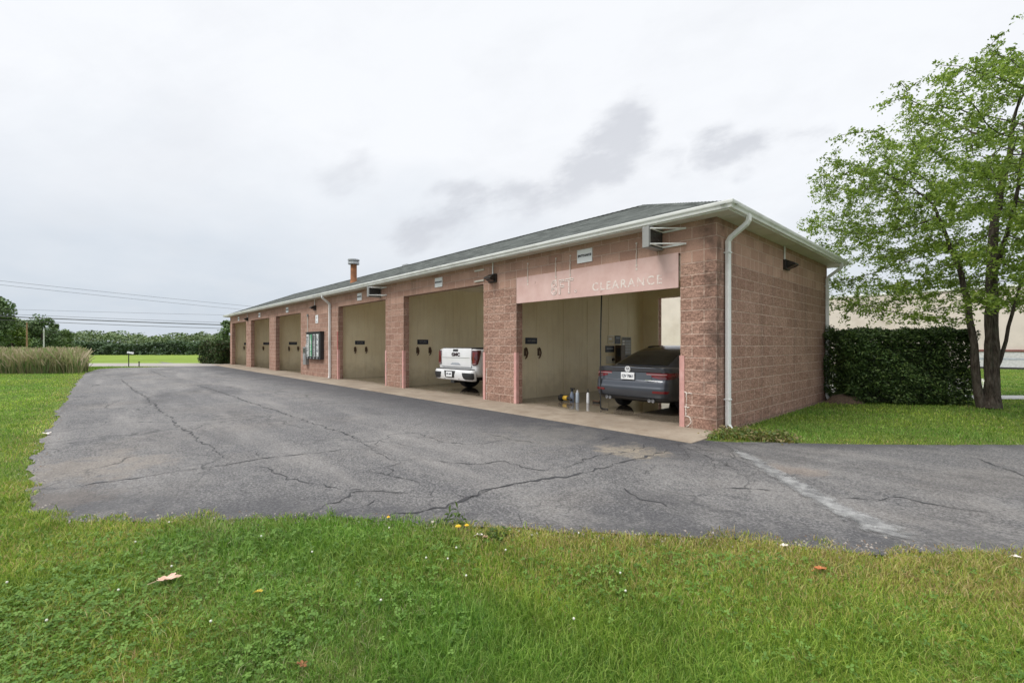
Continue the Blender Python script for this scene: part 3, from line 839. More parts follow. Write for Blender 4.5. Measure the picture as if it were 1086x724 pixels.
# blade boxes on triangular brackets
def bracket(parent, x, z, L=.42):
    m = MB()
    m.box(x, x+L, -.03, -.004, z-.015, z+.015)
    m.tube([(x+.01, -.44, z), (x+L, -.02, z)], .012, 6)
    m.tube([(x+.005, -.45, z), (x+.005, -.02, z)], .012, 6)
    m.build('bracket', M['white'], parent)
for i, lab in ((0, 'grey sign box on white triangle brackets under the gutter, beside the sedan bay'), (2, 'dark faced grey sign box under the gutter, over the empty third bay')):
    xb = bays[i][1] - .32
    t = thing('sign_box', lab, 'sign box', (xb, 0, 3.06), 'projecting grey sign boxes under the gutter')
    MB().box(xb-.13, xb-.004, -.46, -.01, 3.05, 3.40).build('housing', M['greybox'], t, bevel=.006)
    f = MB().box(xb-.0035, xb+.006, -.445, -.03, 3.07, 3.38).build('face_panel', M['darkpanel'], t)
    MB().box(xb+.0062, xb+.012, -.455, -.435, 3.05, 3.40).box(xb+.0062, xb+.012, -.455, -.01, 3.385, 3.405).box(xb+.0062, xb+.012, -.455, -.01, 3.045, 3.065).build('face_frame', M['greybox'], t)
    bracket(t, xb+.008, 3.36); bracket(t, xb+.008, 3.10)
xb = bays[1][1] - .32
t = thing('empty_bracket', 'pair of bare pale bracket stubs left on the block wall beside the pickup bay', 'bracket', (xb, 0, 3.1))
for z in (3.32, 3.05): MB().box(xb-.02, xb+.36, -.035, -.003, z-.02, z+.02).build('bracket_arm', M['soffit'], t, bevel=.004)

# notice, vending cabinet and payment post on the equipment room
t = thing('notice_sign', 'small white notice above the vending cabinet', 'sign', (-17.6, 0, 2.55))
MB().box(-17.75, -17.45, -.02, -.004, 2.38, 2.74).build('sign_panel', M['signwhite'], t, bevel=.003)
text_mesh('lettering', 'P', .17, M['greybox'], (-17.6, -.022, 2.60), t, FR, .001, .004)
text_mesh('lettering', 'VEND', .06, M['greybox'], (-17.6, -.022, 2.45), t, FR, .001, .002)
t = thing('vending_cabinet', 'black framed vending cabinet with four upright coloured product columns on the block wall', 'vending machine', (-17.65, 0, .8))
x0, x1 = -18.52, -16.78
MB().box(x0, x1, -.16, -.004, .78, 1.96).build('cabinet', M['black'], t, bevel=.01)
MB().box(x0-.03, x1+.03, -.20, -.002, 1.962, 2.0).build('top_lip', M['bronze'], t, bevel=.005)
for k, mm in enumerate(('vwhite', 'green', 'grey2', 'vwhite')):
    xa = x0 + .08 + k*.40
    c = MB().box(xa, xa+.27, -.176, -.1605, .90, 1.88).build('product_column', M[mm], t, bevel=.004)
    mk = MB()
    for j in range(11):
        z = .93 + j*.085
        w_ = random.uniform(.07, .2); mk.box(xa+.03, xa+.03+w_, -.1785, -.1765, z, z+random.uniform(.04, .065))
    mk.build('product_label', M[('ink', 'vwhite', 'ink', 'navy')[k]], c)
    MB().box(xa+.09, xa+.18, -.19, -.1605, .80, .87).build('dispense_flap', M['galv'], t, bevel=.004)
t = thing('payment_post', 'grey coin and card post left of the vending cabinet', 'payment box', (-18.8, 0, .5))
MB().box(-18.98, -18.62, -.16, -.004, .50, 1.32).build('post_body', M['greybox'], t, bevel=.008)
MB().box(-18.94, -18.66, -.172, -.1605, 1.05, 1.26).build('screen', M['darkpanel'], t, bevel=.002)
MB().box(-18.92, -18.72, -.175, -.1605, .72, .95).build('coin_plate', M['galv'], t, bevel=.002)
MB().tube([(-18.85, -.03, 1.32), (-18.85, -.03, 1.45)], .04, 10).build('conduit', M['signwhite'], t)
t = thing('wall_conduit', 'thin tan conduit strip on the wall left of the notice', 'conduit', (-18.9, 0, 2.2))
MB().tube([(-18.75, -.02, 1.95), (-18.75, -.02, 2.75)], .018, 8).build('pipe', M['soffit'], t); MB().box(-18.80, -18.70, -.05, -.003, 2.72, 2.84).build('junction_box', M['greybox'], t, bevel=.004)

# bay wall plates and gun holsters
bay_name = ['sedan bay', 'pickup bay', 'bay right of vending cabinet', 'bay left of vending cabinet', 'middle far bay', 'farthest bay']
wall_x = [parts_x[0]+.05, parts_x[1]+.05, parts_x[2]+.05, parts_x[4]+.05, parts_x[5]+.05, XL+T_+.02]
for i in range(6):
    x = wall_x[i]
    t = thing('bay_wall_plate', 'dark plate above the holsters of the %s' % bay_name[i], 'sign plate', (x, 1.05, 1.5), 'dark plates on the bay walls')
    MB().box(x+.001, x+.014, .84, 1.27, 1.43, 1.59).build('plate', M['navy'], t, bevel=.003)
    text_mesh('lettering', 'RETURN', .075, M['greybox'], (x+.0165, 1.055, 1.51), t, (R(90), 0, R(90)), .0008, .001)
    for y, w in ((.83, 'front'), (1.32, 'rear')):
        h = thing('gun_holster', 'curved brown holster %s on the wall of the %s' % ('nearer the apron' if w == 'front' else 'deeper', bay_name[i]), 'holster', (x, y, 1.06), 'brown holsters on the bay walls')
        MB().tube([(x+.03, y, 1.34), (x+.06, y+.015, 1.30), (x+.075, y+.03, 1.2), (x+.06, y+.015, 1.10), (x+.03, y-.01, 1.05)], [.016, .021, .023, .02, .015], 10).build('tube', M['brown'], h, smooth=True)
        MB().box(x+.001, x+.012, y-.035, y+.045, 1.12, 1.32).build('mounting_plate', M['brown'], h, bevel=.003)

# payment equipment deep in the sedan bay
x = wall_x[0]
def wall_sign(name, label, y0, y1, z0, z1, mm, cat='sign', d=.012):
    t = thing(name, label, cat, (x, (y0+y1)/2, z0))
    MB().box(x+.001, x+d, y0, y1, z0, z1).build('panel', M[mm], t, bevel=.002)
    return t
t = wall_sign('framed_notice', 'small white lined notice inside the sedan bay, left of the navy notice', 4.42, 4.74, 1.46, 1.70, 'panel')
fr = MB()
for q in ((4.42, 4.74, 1.685, 1.70), (4.42, 4.74, 1.46, 1.475), (4.42, 4.435, 1.475, 1.685), (4.725, 4.74, 1.475, 1.685), (4.47, 4.62, 1.56, 1.63)): fr.box(x+.0122, x+.016, *q)
fr.build('frame', M['signwhite'], t)
t = wall_sign('navy_notice', 'small navy notice inside the sedan bay, between the framed notice and the menu board', 4.80, 5.12, 1.44, 1.70, 'navy')
MB().box(x+.0125, x+.015, 4.86, 5.06, 1.60, 1.66).build('printed_block', M['bluegrey'], t)
t = wall_sign('blue_plate', 'dark blue plate beside the brown coin box inside the sedan bay', 4.30, 4.76, 1.18, 1.38, 'navy')
MB().box(x+.0125, x+.015, 4.36, 4.70, 1.27, 1.31).build('printed_block', M['steelgrey'], t)
t = wall_sign('selector_plate', 'pale plate with a black selector knob low beside the brown coin box', 4.34, 4.80, .82, 1.06, 'soffit')
MB().lathe([(.05, .0125), (.045, .06), (.0, .062)], (x, 4.68, .95), 0, 14).build('knob', M['black'], t)
t = thing('coin_box', 'brown steel coin box on the wall behind the sedan boot', 'coin box', (x, 4.95, .85))
MB().box(x+.001, x+.22, 4.82, 5.08, .78, 1.40).build('body', M['boxbrown'], t, bevel=.02)
MB().box(x+.06, x+.20, 4.812, 4.8195, 1.05, 1.30).build('coin_slot_plate', M['black'], t)
MB().lathe([(.018, -.03), (.018, .0)], (x+.13, 4.82, .96), 1, 10).build('lock', M['chrome'], t)
t = wall_sign('menu_board', 'tall grey wash menu board with rows of pale buttons above the sedan', 5.18, 5.72, .90, 1.66, 'greybox')
for k in range(5):
    z = 1.50 - k*.09
    MB().box(x+.0122, x+.016, 5.22, 5.34, z, z+.05).build('button', M['signwhite'], t)
    MB().box(x+.0122, x+.016, 5.38, 5.68, z, z+.055).build('menu_row', M['steelgrey'], t)
MB().box(x+.0122, x+.016, 5.22, 5.68, 1.58, 1.64).build('menu_header', M['darkpanel'], t)
MB().box(x+.0122, x+.016, 5.22, 5.68, .95, 1.08).build('menu_footer', M['navy'], t)

# hose hanging from the ceiling boom in the sedan bay
t = thing('pressure_hose', 'thin black pressure hose hanging from the ceiling boom in front of the sedan', 'hose', (-2.74, .66, 0))
hp = [(-2.74, .66, .05), (-2.742, .66, .6), (-2.745, .665, 1.6), (-2.74, .70, 2.6), (-2.74, .80, 3.0), (-2.72, 1.05, 3.15)]
MB().tube(hp, .014, 8).build('hose', M['black'], t, smooth=True)
MB().tube([(-2.72, 1.0, 3.16), (-2.66, 3.0, 3.2)], .022, 8).tube([(-2.66, 3.0, 3.14), (-2.66, 3.0, ZW-.05)], .05, 10).build('boom', M['galv'], t)
MB().tube([(-2.74, .66, .05), (-2.70, .70, .034), (-2.60, .74, .034)], .018, 8).build('nozzle', M['bronze'], t)

# washing gear on the wet floor
t = thing('spray_bottle', 'tall dark capped blue grey bottle on the wet floor beside the sedan', 'bottle', (-3.98, 1.20, .02))
MB().lathe([(.05, .02), (.055, .04), (.055, .20), (.03, .25), (.025, .28)], (-3.98, 1.20, 0), 2, 14).build('bottle_body', M['bluegrey'], t, smooth=True)
MB().lathe([(.03, .28), (.034, .30), (.034, .36), (.02, .365)], (-3.98, 1.20, 0), 2, 12).box(-4.02, -3.90, 1.185, 1.215, .335, .365).build('spray_head', M['black'], t)
t = thing('pale_bottle', 'slim pale blue bottle standing against the dark capped bottle', 'bottle', (-3.84, 1.27, .02))
MB().lathe([(.04, .02), (.043, .04), (.043, .24), (.022, .27)], (-3.86, 1.26, 0), 2, 14).build('bottle_body', plain('pale_blue_plastic', (.42, .48, .54), .3, var=.1), t, smooth=True)
MB().lathe([(.022, .272), (.022, .31), (.01, .312)], (-3.86, 1.26, 0), 2, 12).build('cap', M['signwhite'], t)
t = thing('white_bottle', 'slim white bottle with a black nozzle, standing apart on the wet floor', 'bottle', (-3.62, 1.36, .02))
MB().lathe([(.035, .02), (.038, .04), (.036, .24), (.02, .27)], (-3.62, 1.36, 0), 2, 14).build('bottle_body', M['signwhite'], t, smooth=True)
MB().lathe([(.02, .272), (.016, .30), (.006, .36)], (-3.62, 1.36, 0), 2, 10).build('nozzle', M['black'], t)
t = thing('polisher', 'yellow and black power polisher lying on the wet floor left of the bottles', 'polisher', (-4.18, 1.15, .02))
MB().lathe([(.075, -.10), (.085, -.07), (.085, -.03), (.06, .0), (.045, .02)], (-4.22, 1.15, .11), 0, 16).build('pad', M['brush'], t, smooth=True)
MB().lathe([(.05, .022), (.06, .05), (.058, .12), (.045, .14)], (-4.22, 1.15, .11), 0, 14).build('motor_housing', M['yellow'], t, smooth=True)
MB().tube([(-4.08, 1.15, .11), (-3.98, 1.13, .10), (-3.93, 1.12, .08)], [.04, .034, .03], 10).build('handle', M['black'], t, smooth=True)
t = thing('hand_brush', 'dark scrubbing brush lying on the floor beside the slim white bottle', 'brush', (-3.45, 1.45, .02))
MB().box(-3.56, -3.36, 1.44, 1.50, .05, .085).build('brush_back', M['brown'], t, bevel=.012)
MB().box(-3.55, -3.37, 1.445, 1.495, .021, .0495).build('bristles', M['brush'], t)

# ------------------------------------------------------------------ vehicles: stacks of plan outlines
class Shell:
    """rows: (z, half width, rear y, front y, corner radius x, corner radius y, bow)"""
    def __init__(s, rows): s.rows = rows
    def par(s, z):
        r = s.rows
        if z <= r[0][0]: return r[0][1:]
        for a, b in zip(r[:-1], r[1:]):
            if z <= b[0]:
                t = (z-a[0])/(b[0]-a[0]); return tuple(p+(q-p)*t for p, q in zip(a[1:], b[1:]))
        return r[-1][1:]
    def outline(s, z, nr=7, nc=9, ns=16, nf=6):
        w, r, f, cx, cy, bow = s.par(z); P = []
        xr = w-cx
        for k in range(nr): x = xr*k/nr; P.append((x, r + bow*(x/w)**2))
        y0 = r + bow*(xr/w)**2
        for k in range(nc):
            t = math.pi/2*k/nc; P.append((xr + cx*math.sin(t)**.9 if k else xr, y0 + cy*(1-math.cos(t)**.9)))
        ys, ye = y0+cy, f-.75
        for k in range(ns): P.append((w, ys+(ye-ys)*k/ns))
        for k in range(nc):
            t = math.pi/2*k/nc; P.append((w-cx*1.3*(1-math.cos(t)), ye+.65*math.sin(t)))
        for k in range(nf+1): x = (w-cx*1.3)*(1-k/nf); P.append((x, ye+.65+.10*(1-(x/w)**2)))
        return P
    def at(s, u, z):                        # u: arc length from the rear centre line (sign = side)
        P = s.outline(z); L = abs(u); sg = 1 if u >= 0 else -1
        for (x0, y0), (x1, y1) in zip(P[:-1], P[1:]):
            d = math.hypot(x1-x0, y1-y0)
            if L <= d or (x1, y1) == P[-1]:
                t = L/d if d else 0; nx, ny = (y1-y0)/max(d, 1e-9), -(x1-x0)/max(d, 1e-9)
                return (sg*(x0+(x1-x0)*t), y0+(y1-y0)*t, z), (sg*nx, ny, 0)
            L -= d
    def mesh(s, cap_top=True, cap_bot=True, zs=None):
        m = MB(); zs = zs or [r[0] for r in s.rows]; rings = []
        for z in zs:
            P = s.outline(z); ring = P + [(-x, y) for x, y in reversed(P[1:-1])]
            i = len(m.v); m.v += [(x, y, z) for x, y in ring]; rings.append((i, len(ring)))
        for (a, n), (b, _) in zip(rings[:-1], rings[1:]):
            for k in range(n):
                l = (k+1) % n; m.f.append((a+k, a+l, b+l, b+k))
        def cap(i, n, up):
            h = (n-2)//2                          # mirrored strips across the outline
            for k in range(0, h+1):
                a, b = i+k, i+k+1
                c, d = i+(n-k-1) % n, i+(n-k) % n
                q = []
                for w_ in (a, b, c, d):
                    if w_ not in q: q.append(w_)
                if len(q) >= 3: m.f.append(tuple(q) if up else tuple(reversed(q)))
        if cap_bot: cap(*rings[0], False)
        if cap_top: cap(*rings[-1], True)
        return m
    def patch(s, rows, off=.008, n=14, thick=.012):   # rows [(z, u0, u1)] conforming plate, proud by off
        m = MB(); nr = len(rows)
        for d in (off, off-thick):
            for z, u0, u1 in rows:
                for k in range(n+1):
                    p, nn = s.at(u0+(u1-u0)*k/n, z); m.v.append((p[0]+nn[0]*d, p[1]+nn[1]*d, p[2]))
        N = nr*(n+1)
        for r in range(nr-1):
            for k in range(n):
                a = r*(n+1)+k; m.f.append((a, a+1, a+n+2, a+n+1)); m.f.append((N+a, N+a+n+1, N+a+n+2, N+a+1))
        for k in range(n):
            a = k; m.f.append((a, N+a, N+a+1, a+1)); a = (nr-1)*(n+1)+k; m.f.append((a, a+1, N+a+1, N+a))
        for r in range(nr-1):
            a = r*(n+1); m.f.append((a, a+n+1, N+a+n+1, N+a)); a = a+n; m.f.append((a, N+a, N+a+n+1, a+n+1))
        return m

def subd(o, lv=1):
    md = o.modifiers.new('sub', 'SUBSURF'); md.levels = lv; md.render_levels = lv
    return o

def wheel(parent, x, y, r, w, mrim, side):
    o = MB().lathe([(r*.60, -w/2+.01), (r*.9, -w/2), (r*.97, -w/2+.02), (r, -w/2+.05), (r, -w*.17), (r*.985, -w*.16), (r*.985, -w*.12), (r, -w*.11), (r, w*.11), (r*.985, w*.12), (r*.985, w*.16), (r, w*.17), (r, w/2-.05), (r*.97, w/2-.02), (r*.9, w/2), (r*.60, w/2-.01)], (x, y, r+.0), 0, 36)
    t = o.build('wheel', M['rubber'], parent, smooth=True, local=True)
    m = MB(); s = side
    m.lathe([(r*.64, -w*.3), (r*.66, s*w*.40), (r*.60, s*w*.46), (r*.55, s*w*.30), (r*.2, s*w*.28), (r*.14, s*w*.36), (.01, s*w*.36)], (x, y, r), 0, 24)
    for k in range(5):
        a = 2*math.pi*k/5; c, d = math.cos(a), math.sin(a)
        m.tube([(x+s*w*.36, y+c*r*.12, r+d*r*.12), (x+s*w*.42, y+c*r*.58, r+d*r*.58)], [.05, .035], 6)
    m.build('rim', mrim, t, smooth=True, local=True)
    return t

def cut_arches(o, ys, r, w):
    for y in ys:
        m = MB().lathe([(r, -2), (r, 2)], (0, y, r*.86), 0, 32); c = m.build('cutter', M['black'])
        c.location = o.parent.location if o.parent else (0, 0, 0)
        c['tmp'] = 1
        md = o.modifiers.new('cut', 'BOOLEAN'); md.object = c; md.operation = 'DIFFERENCE'; md.solver = 'EXACT'
    bpy.context.view_layer.update()
    dg = bpy.context.evaluated_depsgraph_get()
    me = bpy.data.meshes.new_from_object(o.evaluated_get(dg))
    o.modifiers.clear(); o.data = me
    for q in [q for q in bpy.data.objects if q.get('tmp')]: bpy.data.objects.remove(q)

# ---- grey sedan
car = thing('parked_car', 'wet dark grey sedan parked nose in, its rear and red lamps facing the lot', 'car', (-2.07, .62, .02))
low = Shell([(.235, .76, .24, 4.20, .20, .20, .05), (.265, .82, .13, 4.33, .22, .24, .06), (.30, .845, .07, 4.38, .22, .26, .06), (.36, .86, .03, 4.40, .22, .26, .06),
             (.46, .868, .0, 4.42, .22, .27, .06), (.535, .87, .0, 4.42, .22, .27, .06), (.55, .872, .018, 4.42, .22, .27, .06), (.62, .875, .022, 4.42, .21, .27, .06), (.655, .875, .03, 4.40, .20, .27, .06), (.67, .873, .055, 4.38, .20, .26, .06),
             (.76, .868, .072, 4.34, .19, .26, .06), (.84, .86, .066, 4.28, .18, .26, .055), (.90, .845, .050, 4.1, .18, .27, .05), (.925, .832, .040, 3.95, .18, .28, .05), (.943, .81, .055, 3.8, .18, .28, .05)])
body = subd(low.mesh().build('body', M['greypaint'], car, smooth=True, local=True), 1)
bpy.context.view_layer.update()
cut_arches(body, (1.03, 3.55), .345, .3)
for p in body.data.polygons: p.use_smooth = True
gh = Shell([(.93, .755, .46, 3.42, .20, .34, .05), (.96, .745, .50, 3.36, .20, .36, .05), (1.05, .72, .72, 3.15, .20, .38, .06), (1.15, .685, .97, 2.92, .20, .40, .07), (1.24, .645, 1.22, 2.72, .20, .42, .08), (1.305, .60, 1.46, 2.55, .20, .44, .08),
            (1.345, .54, 1.68, 2.45, .2, .46, .08), (1.368, .44, 1.90, 2.35, .18, .36, .06), (1.375, .30, 2.05, 2.95, .14, .3, .04)])
cabin = subd(gh.mesh(cap_bot=False).build('cabin', M['greypaint'], car, smooth=True, local=True), 1)
gh.patch([(.968, -.60, .60), (1.05, -.59, .59), (1.15, -.555, .555), (1.24, -.52, .52), (1.315, -.48, .48)], .012, 18, .02).build('rear_window', M['glass'], car, smooth=True, local=True)
for sg in (-1, 1):
    gh.patch([(.975, sg*1.35, sg*2.98), (1.05, sg*1.28, sg*2.72), (1.15, sg*1.18, sg*2.42), (1.24, sg*1.12, sg*2.10), (1.295, sg*1.10, sg*1.9)], .010, 18, .02).build('side_window', M['glass'], car, smooth=True, local=True)
    # tail lamps: slim near the centre, deep at the corner
    l = low.patch([(.715, sg*.70, sg*.96), (.74, sg*.56, sg*1.10), (.775, sg*.44, sg*1.16), (.805, sg*.40, sg*1.18), (.832, sg*.405, sg*1.14)], .010, 18, .02).build('tail_light', M['redlens'], car, smooth=True, local=True)
    low.patch([(.79, sg*.41, sg*.80), (.812, sg*.405, sg*.82)], .014, 12, .006).build('clear_strip', M['whitelens'], l, smooth=True, local=True)
    low.patch([(.725, sg*.72, sg*1.06), (.765, sg*.62, sg*1.10)], .013, 12, .005).build('dark_segment', M['darklens'], l, smooth=True, local=True)
    low.patch([(.44, sg*.56, sg*.86), (.485, sg*.56, sg*.90)], .007, 12, .01).build('bumper_reflector', M['redlens'], car, smooth=True, local=True)
    ex = MB()
    for dx in (-.04, .04): ex.lathe([(.026, .012), (.028, .0), (.035, .0), (.035, .14), (.026, .14)], (sg*.50+dx, .075, .285), 1, 16)
    ex.build('exhaust_tip', M['rim'], car, smooth=True, local=True)
    MB().tube([(sg*.80, 2.95, .98), (sg*.90, 2.92, 1.0)], .02, 8).lathe([(.03, -.07), (.085, -.05), (.095, .0), (.07, .06), (.01, .08)], (sg*.95, 2.93, 1.02), 1, 14).build('side_mirror', M['greypaint'], car, smooth=True, local=True)
    low.patch([(.80, sg*2.10, sg*2.32), (.825, sg*2.10, sg*2.32)], .02, 6, .02).build('door_handle', M['greypaint'], car, local=True)
low.patch([(.836, -.86, .86), (.850, -.86, .86)], .0035, 24, .012).build('boot_seam', M['black'], car, local=True)
low.patch([(.662, -.80, .80), (.671, -.80, .80)], .004, 24, .012).build('bumper_seam', M['black'], car, local=True)
low.patch([(.242, -.80, .80), (.27, -.86, .86), (.34, -.84, .84)], .006, 26, .02).build('rear_diffuser', M['black'], car, smooth=True, local=True)
low.patch([(.685, -.52, .52), (.83, -.50, .50)], .004, 16, .01).build('plate_panel', M['greyplate'], car, local=True)
pl = MB().box(-.155, .155, .028, .048, .685, .825).build('licence_plate', M['signwhite'], car, bevel=.004, local=True)
ORG[pl] = Vector((-2.07, .62, .02))
def car_text(name, body_, size, m, at, parent, **k):
    q = Vector(ORG[car if parent in (pl, car) else parent]) if parent in (pl, car) else Vector(ORG[parent])
    return text_mesh(name, body_, size, m, tuple(Vector(at)+q), parent, FR, **k)
text_mesh('lettering', 'CJV 7861', .075, M['navy'], tuple(Vector((0, .026, .752)) + ORG[car]), pl, FR, .001, .002, sx=.92)
em = MB()
n = 28
for k in range(n):
    a0, a1 = 2*math.pi*k/n, 2*math.pi*(k+1)/n
    q = lambda a, r: (r*math.cos(a), .893 + r*math.sin(a))
    em.prism([q(a0, .048), q(a1, .048), q(a1, .060), q(a0, .060)], 1, .028, .05)
def stroke(x0, z0, x1, z1, w=.010):
    d = math.hypot(x1-x0, z1-z0); nx, nz = -(z1-z0)/d*w/2, (x1-x0)/d*w/2
    em.prism([(x0+nx, z0+nz), (x1+nx, z1+nz), (x1-nx, z1-nz), (x0-nx, z0-nz)], 1, .029, .05)
for pts in ([(-.020, .942), (0, .903), (.020, .942)], [(-.042, .920), (-.020, .848), (0, .890), (.020, .848), (.042, .920)]):
    for a, b in zip(pts[:-1], pts[1:]): stroke(*a, *b)
em.build('emblem', M['signwhite'], car, local=True)
MB().box(.40, .55, .020, .03, .688, .703).build('trim_badge', M['chrome'], car, local=True)
for sg in (-1, 1):
    for y in (1.03, 3.55): wheel(car, sg*.735, y, .315, .20, M['rim'], sg)
MB().box(-.52, .52, .75, 4.0, .19, .30).build('underbody', M['black'], car, local=True)

# ---- white pickup
tr = thing('pickup_truck', 'white pickup truck parked nose in, its tailgate and rear bumper facing the lot', 'pickup', (-7.93, .55, .02))
bed = Shell([(.42, .90, .16, 5.3, .10, .14, .02), (.50, .945, .10, 5.35, .10, .14, .02), (.66, .968, .07, 5.38, .10, .14, .02), (.82, .975, .055, 5.38, .10, .14, .02), (1.02, .972, .05, 5.36, .10, .14, .02), (1.15, .962, .055, 5.3, .10, .14, .02),
             (1.24, .945, .06, 5.2, .10, .14, .02), (1.275, .925, .075, 5.05, .10, .13, .02)])
bo = subd(bed.mesh().build('body', M['whitepaint'], tr, smooth=True, local=True), 1)
bpy.context.view_layer.update()
cut_arches(bo, (1.17, 4.55), .44, .4)
for p in bo.data.polygons: p.use_smooth = True
cab = Shell([(1.24, .90, 1.78, 4.10, .10, .1, .0), (1.32, .885, 1.80, 3.95, .12, .1, .0), (1.50, .82, 1.85, 3.55, .12, .1, .0), (1.66, .75, 1.92, 3.2, .14, .12, .0), (1.73, .66, 2.0, 3.05, .16, .16, .0), (1.755, .50, 2.15, 2.95, .16, .2, .0)])
cb2 = subd(cab.mesh(cap_bot=False).build('cab', M['whitepaint'], tr, smooth=True, local=True), 1)
cab.patch([(1.33, -.72, .72), (1.48, -.70, .70), (1.63, -.62, .62)], .012, 14, .02).build('rear_window', M['glass'], tr, local=True)
for sg in (-1, 1):
    cab.patch([(1.33, sg*1.15, sg*2.55), (1.48, sg*1.12, sg*2.25), (1.62, sg*1.05, sg*1.95)], .012, 14, .02).build('side_window', M['glass'], tr, local=True)
MB().box(-.86, .86, .16, 1.80, 1.278, 1.302).build('bed_cover', M['black'], tr, bevel=.01, local=True)
tg = bed.patch([(.735, -.735, .735), (.76, -.74, .74), (1.0, -.74, .74), (1.2, -.74, .74), (1.262, -.735, .735), (1.285, -.72, .72)], .022, 18, .03).build('tailgate', M['whitepaint'], tr, smooth=True, local=True, bevel=.004)
bed.patch([(.74, -.755, .755), (1.27, -.755, .755)], .004, 16, .012).build('tailgate_gap', M['black'], tr, local=True)
ORG[tg] = ORG[tr]
bed.patch([(1.0, -.69, .69), (1.012, -.69, .69)], .0255, 16, .006).build('crease', M['greybox'], tg, local=True)
bed.patch([(.80, -.26, .26), (.86, -.16, .16)], .026, 10, .006).build('lower_step', M['steelgrey'], tg, local=True)
bed.patch([(1.195, -.12, .12), (1.262, -.12, .12)], .032, 8, .012).build('handle', M['black'], tg, local=True)
text_mesh('badge_lettering', 'GMC', .135, plain('dark_badge', (.05, .03, .035), .3), tuple(Vector((.02, .026, 1.10)) + ORG[tr]), tg, FR, ext=.006, bold=.006, sx=1.35, spacing=1.02)
for sg in (-1, 1):
    l = bed.patch([(.80, sg*.80, sg*.93), (.84, sg*.775, sg*.98), (1.0, sg*.765, sg*1.03), (1.15, sg*.765, sg*1.06), (1.23, sg*.775, sg*1.05)], .018, 12, .03).build('tail_light', M['darklens'], tr, smooth=True, local=True)
    bed.patch([(.86, sg*.81, sg*.93), (1.18, sg*.81, sg*.955)], .023, 8, .008).build('brake_segment', M['redlens'], l, smooth=True, local=True)
    bed.patch([(.83, sg*.80, sg*.92), (.855, sg*.80, sg*.93)], .022, 8, .008).build('reverse_segment', M['whitelens'], l, smooth=True, local=True)
bump = Shell([(.345, .90, -.05, 1.4, .14, .16, .03), (.37, .94, -.10, 1.4, .14, .16, .04), (.50, .965, -.13, 1.4, .14, .17, .04), (.63, .965, -.12, 1.4, .14, .17, .04), (.665, .955, -.10, 1.4, .14, .17, .04)])
bm_ = MB(); zs = [r[0] for r in bump.rows]
bm_ = bump.patch([(.345, -.98, .98), (.37, -1.04, 1.04), (.43, -1.06, 1.06), (.50, -1.06, 1.06), (.57, -1.06, 1.06), (.63, -1.06, 1.06), (.665, -1.0, 1.0)], .0, 40, .07)
bmp = bm_.build('bumper', M['whitepaint'], tr, smooth=True, local=True, bevel=.005)
MB().box(-.86, .86, -.075, .10, .666, .685).build('bumper_step_pad', M['black'], bmp, bevel=.006, local=True)
for sg in (-1, 1):
    bump.patch([(.395, sg*.66, sg*.93), (.43, sg*.58, sg*.98), (.50, sg*.55, sg*.99), (.57, sg*.53, sg*.98), (.585, sg*.54, sg*.96)], .012, 16, .03).build('bumper_pocket', M['black'], bmp, smooth=True, local=True)
    bump.patch([(.355, sg*.30, sg*.42), (.40, sg*.32, sg*.40)], .006, 6, .02).build('lower_notch', M['black'], bmp, local=True)
bump.patch([(.43, -.30, .14), (.50, -.32, .16), (.57, -.34, .18), (.63, -.36, .20)], .009, 10, .02).build('plate_recess', M['black'], bmp, local=True)
pp = MB().box(-.22, .08, -.156, -.146, .455, .605).build('licence_plate', M['signwhite'], tr, bevel=.003, local=True)
text_mesh('lettering', 'EPL 2049', .07, M['navy'], tuple(Vector((-.07, -.158, .53)) + ORG[tr]), pp, FR, ext=.001, bold=.002, sx=.9)
MB().box(-.09, .09, -.08, .5, .27, .345).build('tow_hitch', M['black'], tr, bevel=.01, local=True)
MB().box(-.62, .62, .3, 4.6, .38, .52).lathe([(.055, -.7), (.16, -.2), (.16, .2), (.055, .7)], (0, 1.17, .42), 0, 14).build('underbody', M['black'], tr, local=True)
for sg in (-1, 1):
    for y in (1.17, 4.55): wheel(tr, sg*.80, y, .39, .27, M['rim'], sg)

# ------------------------------------------------------------------ foliage helpers
def rand_unit(n):
    v = rng.normal(size=(n, 3)); return v/np.linalg.norm(v, axis=1)[:, None]

def leaf_quads(C, size, flat=.0, aspect=.55, up=None):
    """diamond leaves, returns V (n*4,3), F (n,4)"""
    n = len(C); nrm = rand_unit(n)
    nrm[:, 2] = np.abs(nrm[:, 2])*(1-flat) + flat*1.2; nrm /= np.linalg.norm(nrm, axis=1)[:, None]
    t = np.cross(nrm, rand_unit(n)); t /= np.linalg.norm(t, axis=1)[:, None]
    b = np.cross(nrm, t); s = (size*(.6+.8*rng.random(n)))[:, None] if np.ndim(size) == 0 else (size*(.6+.8*rng.random(n)))[:, None]
    V = np.stack([C - t*s*.5, C + b*s*aspect*.5 + nrm*s*.08, C + t*s*.5, C - b*s*aspect*.5 + nrm*s*.08], 1).reshape(-1, 3)
    return V, np.arange(n*4).reshape(-1, 4)

def tones_for(n, palette, per, weights=None, jitter=.18, coarse=None):
    pal = np.array(palette); idx = rng.choice(len(pal), n, p=weights)
    c = pal[idx]
    if coarse is not None: c = c*(1-coarse[:, None]*.0) 
    c = c*(1 + (rng.random((n, 1))-.5)*2*jitter)
    return np.repeat(np.clip(c, 0, 1), per, axis=0)

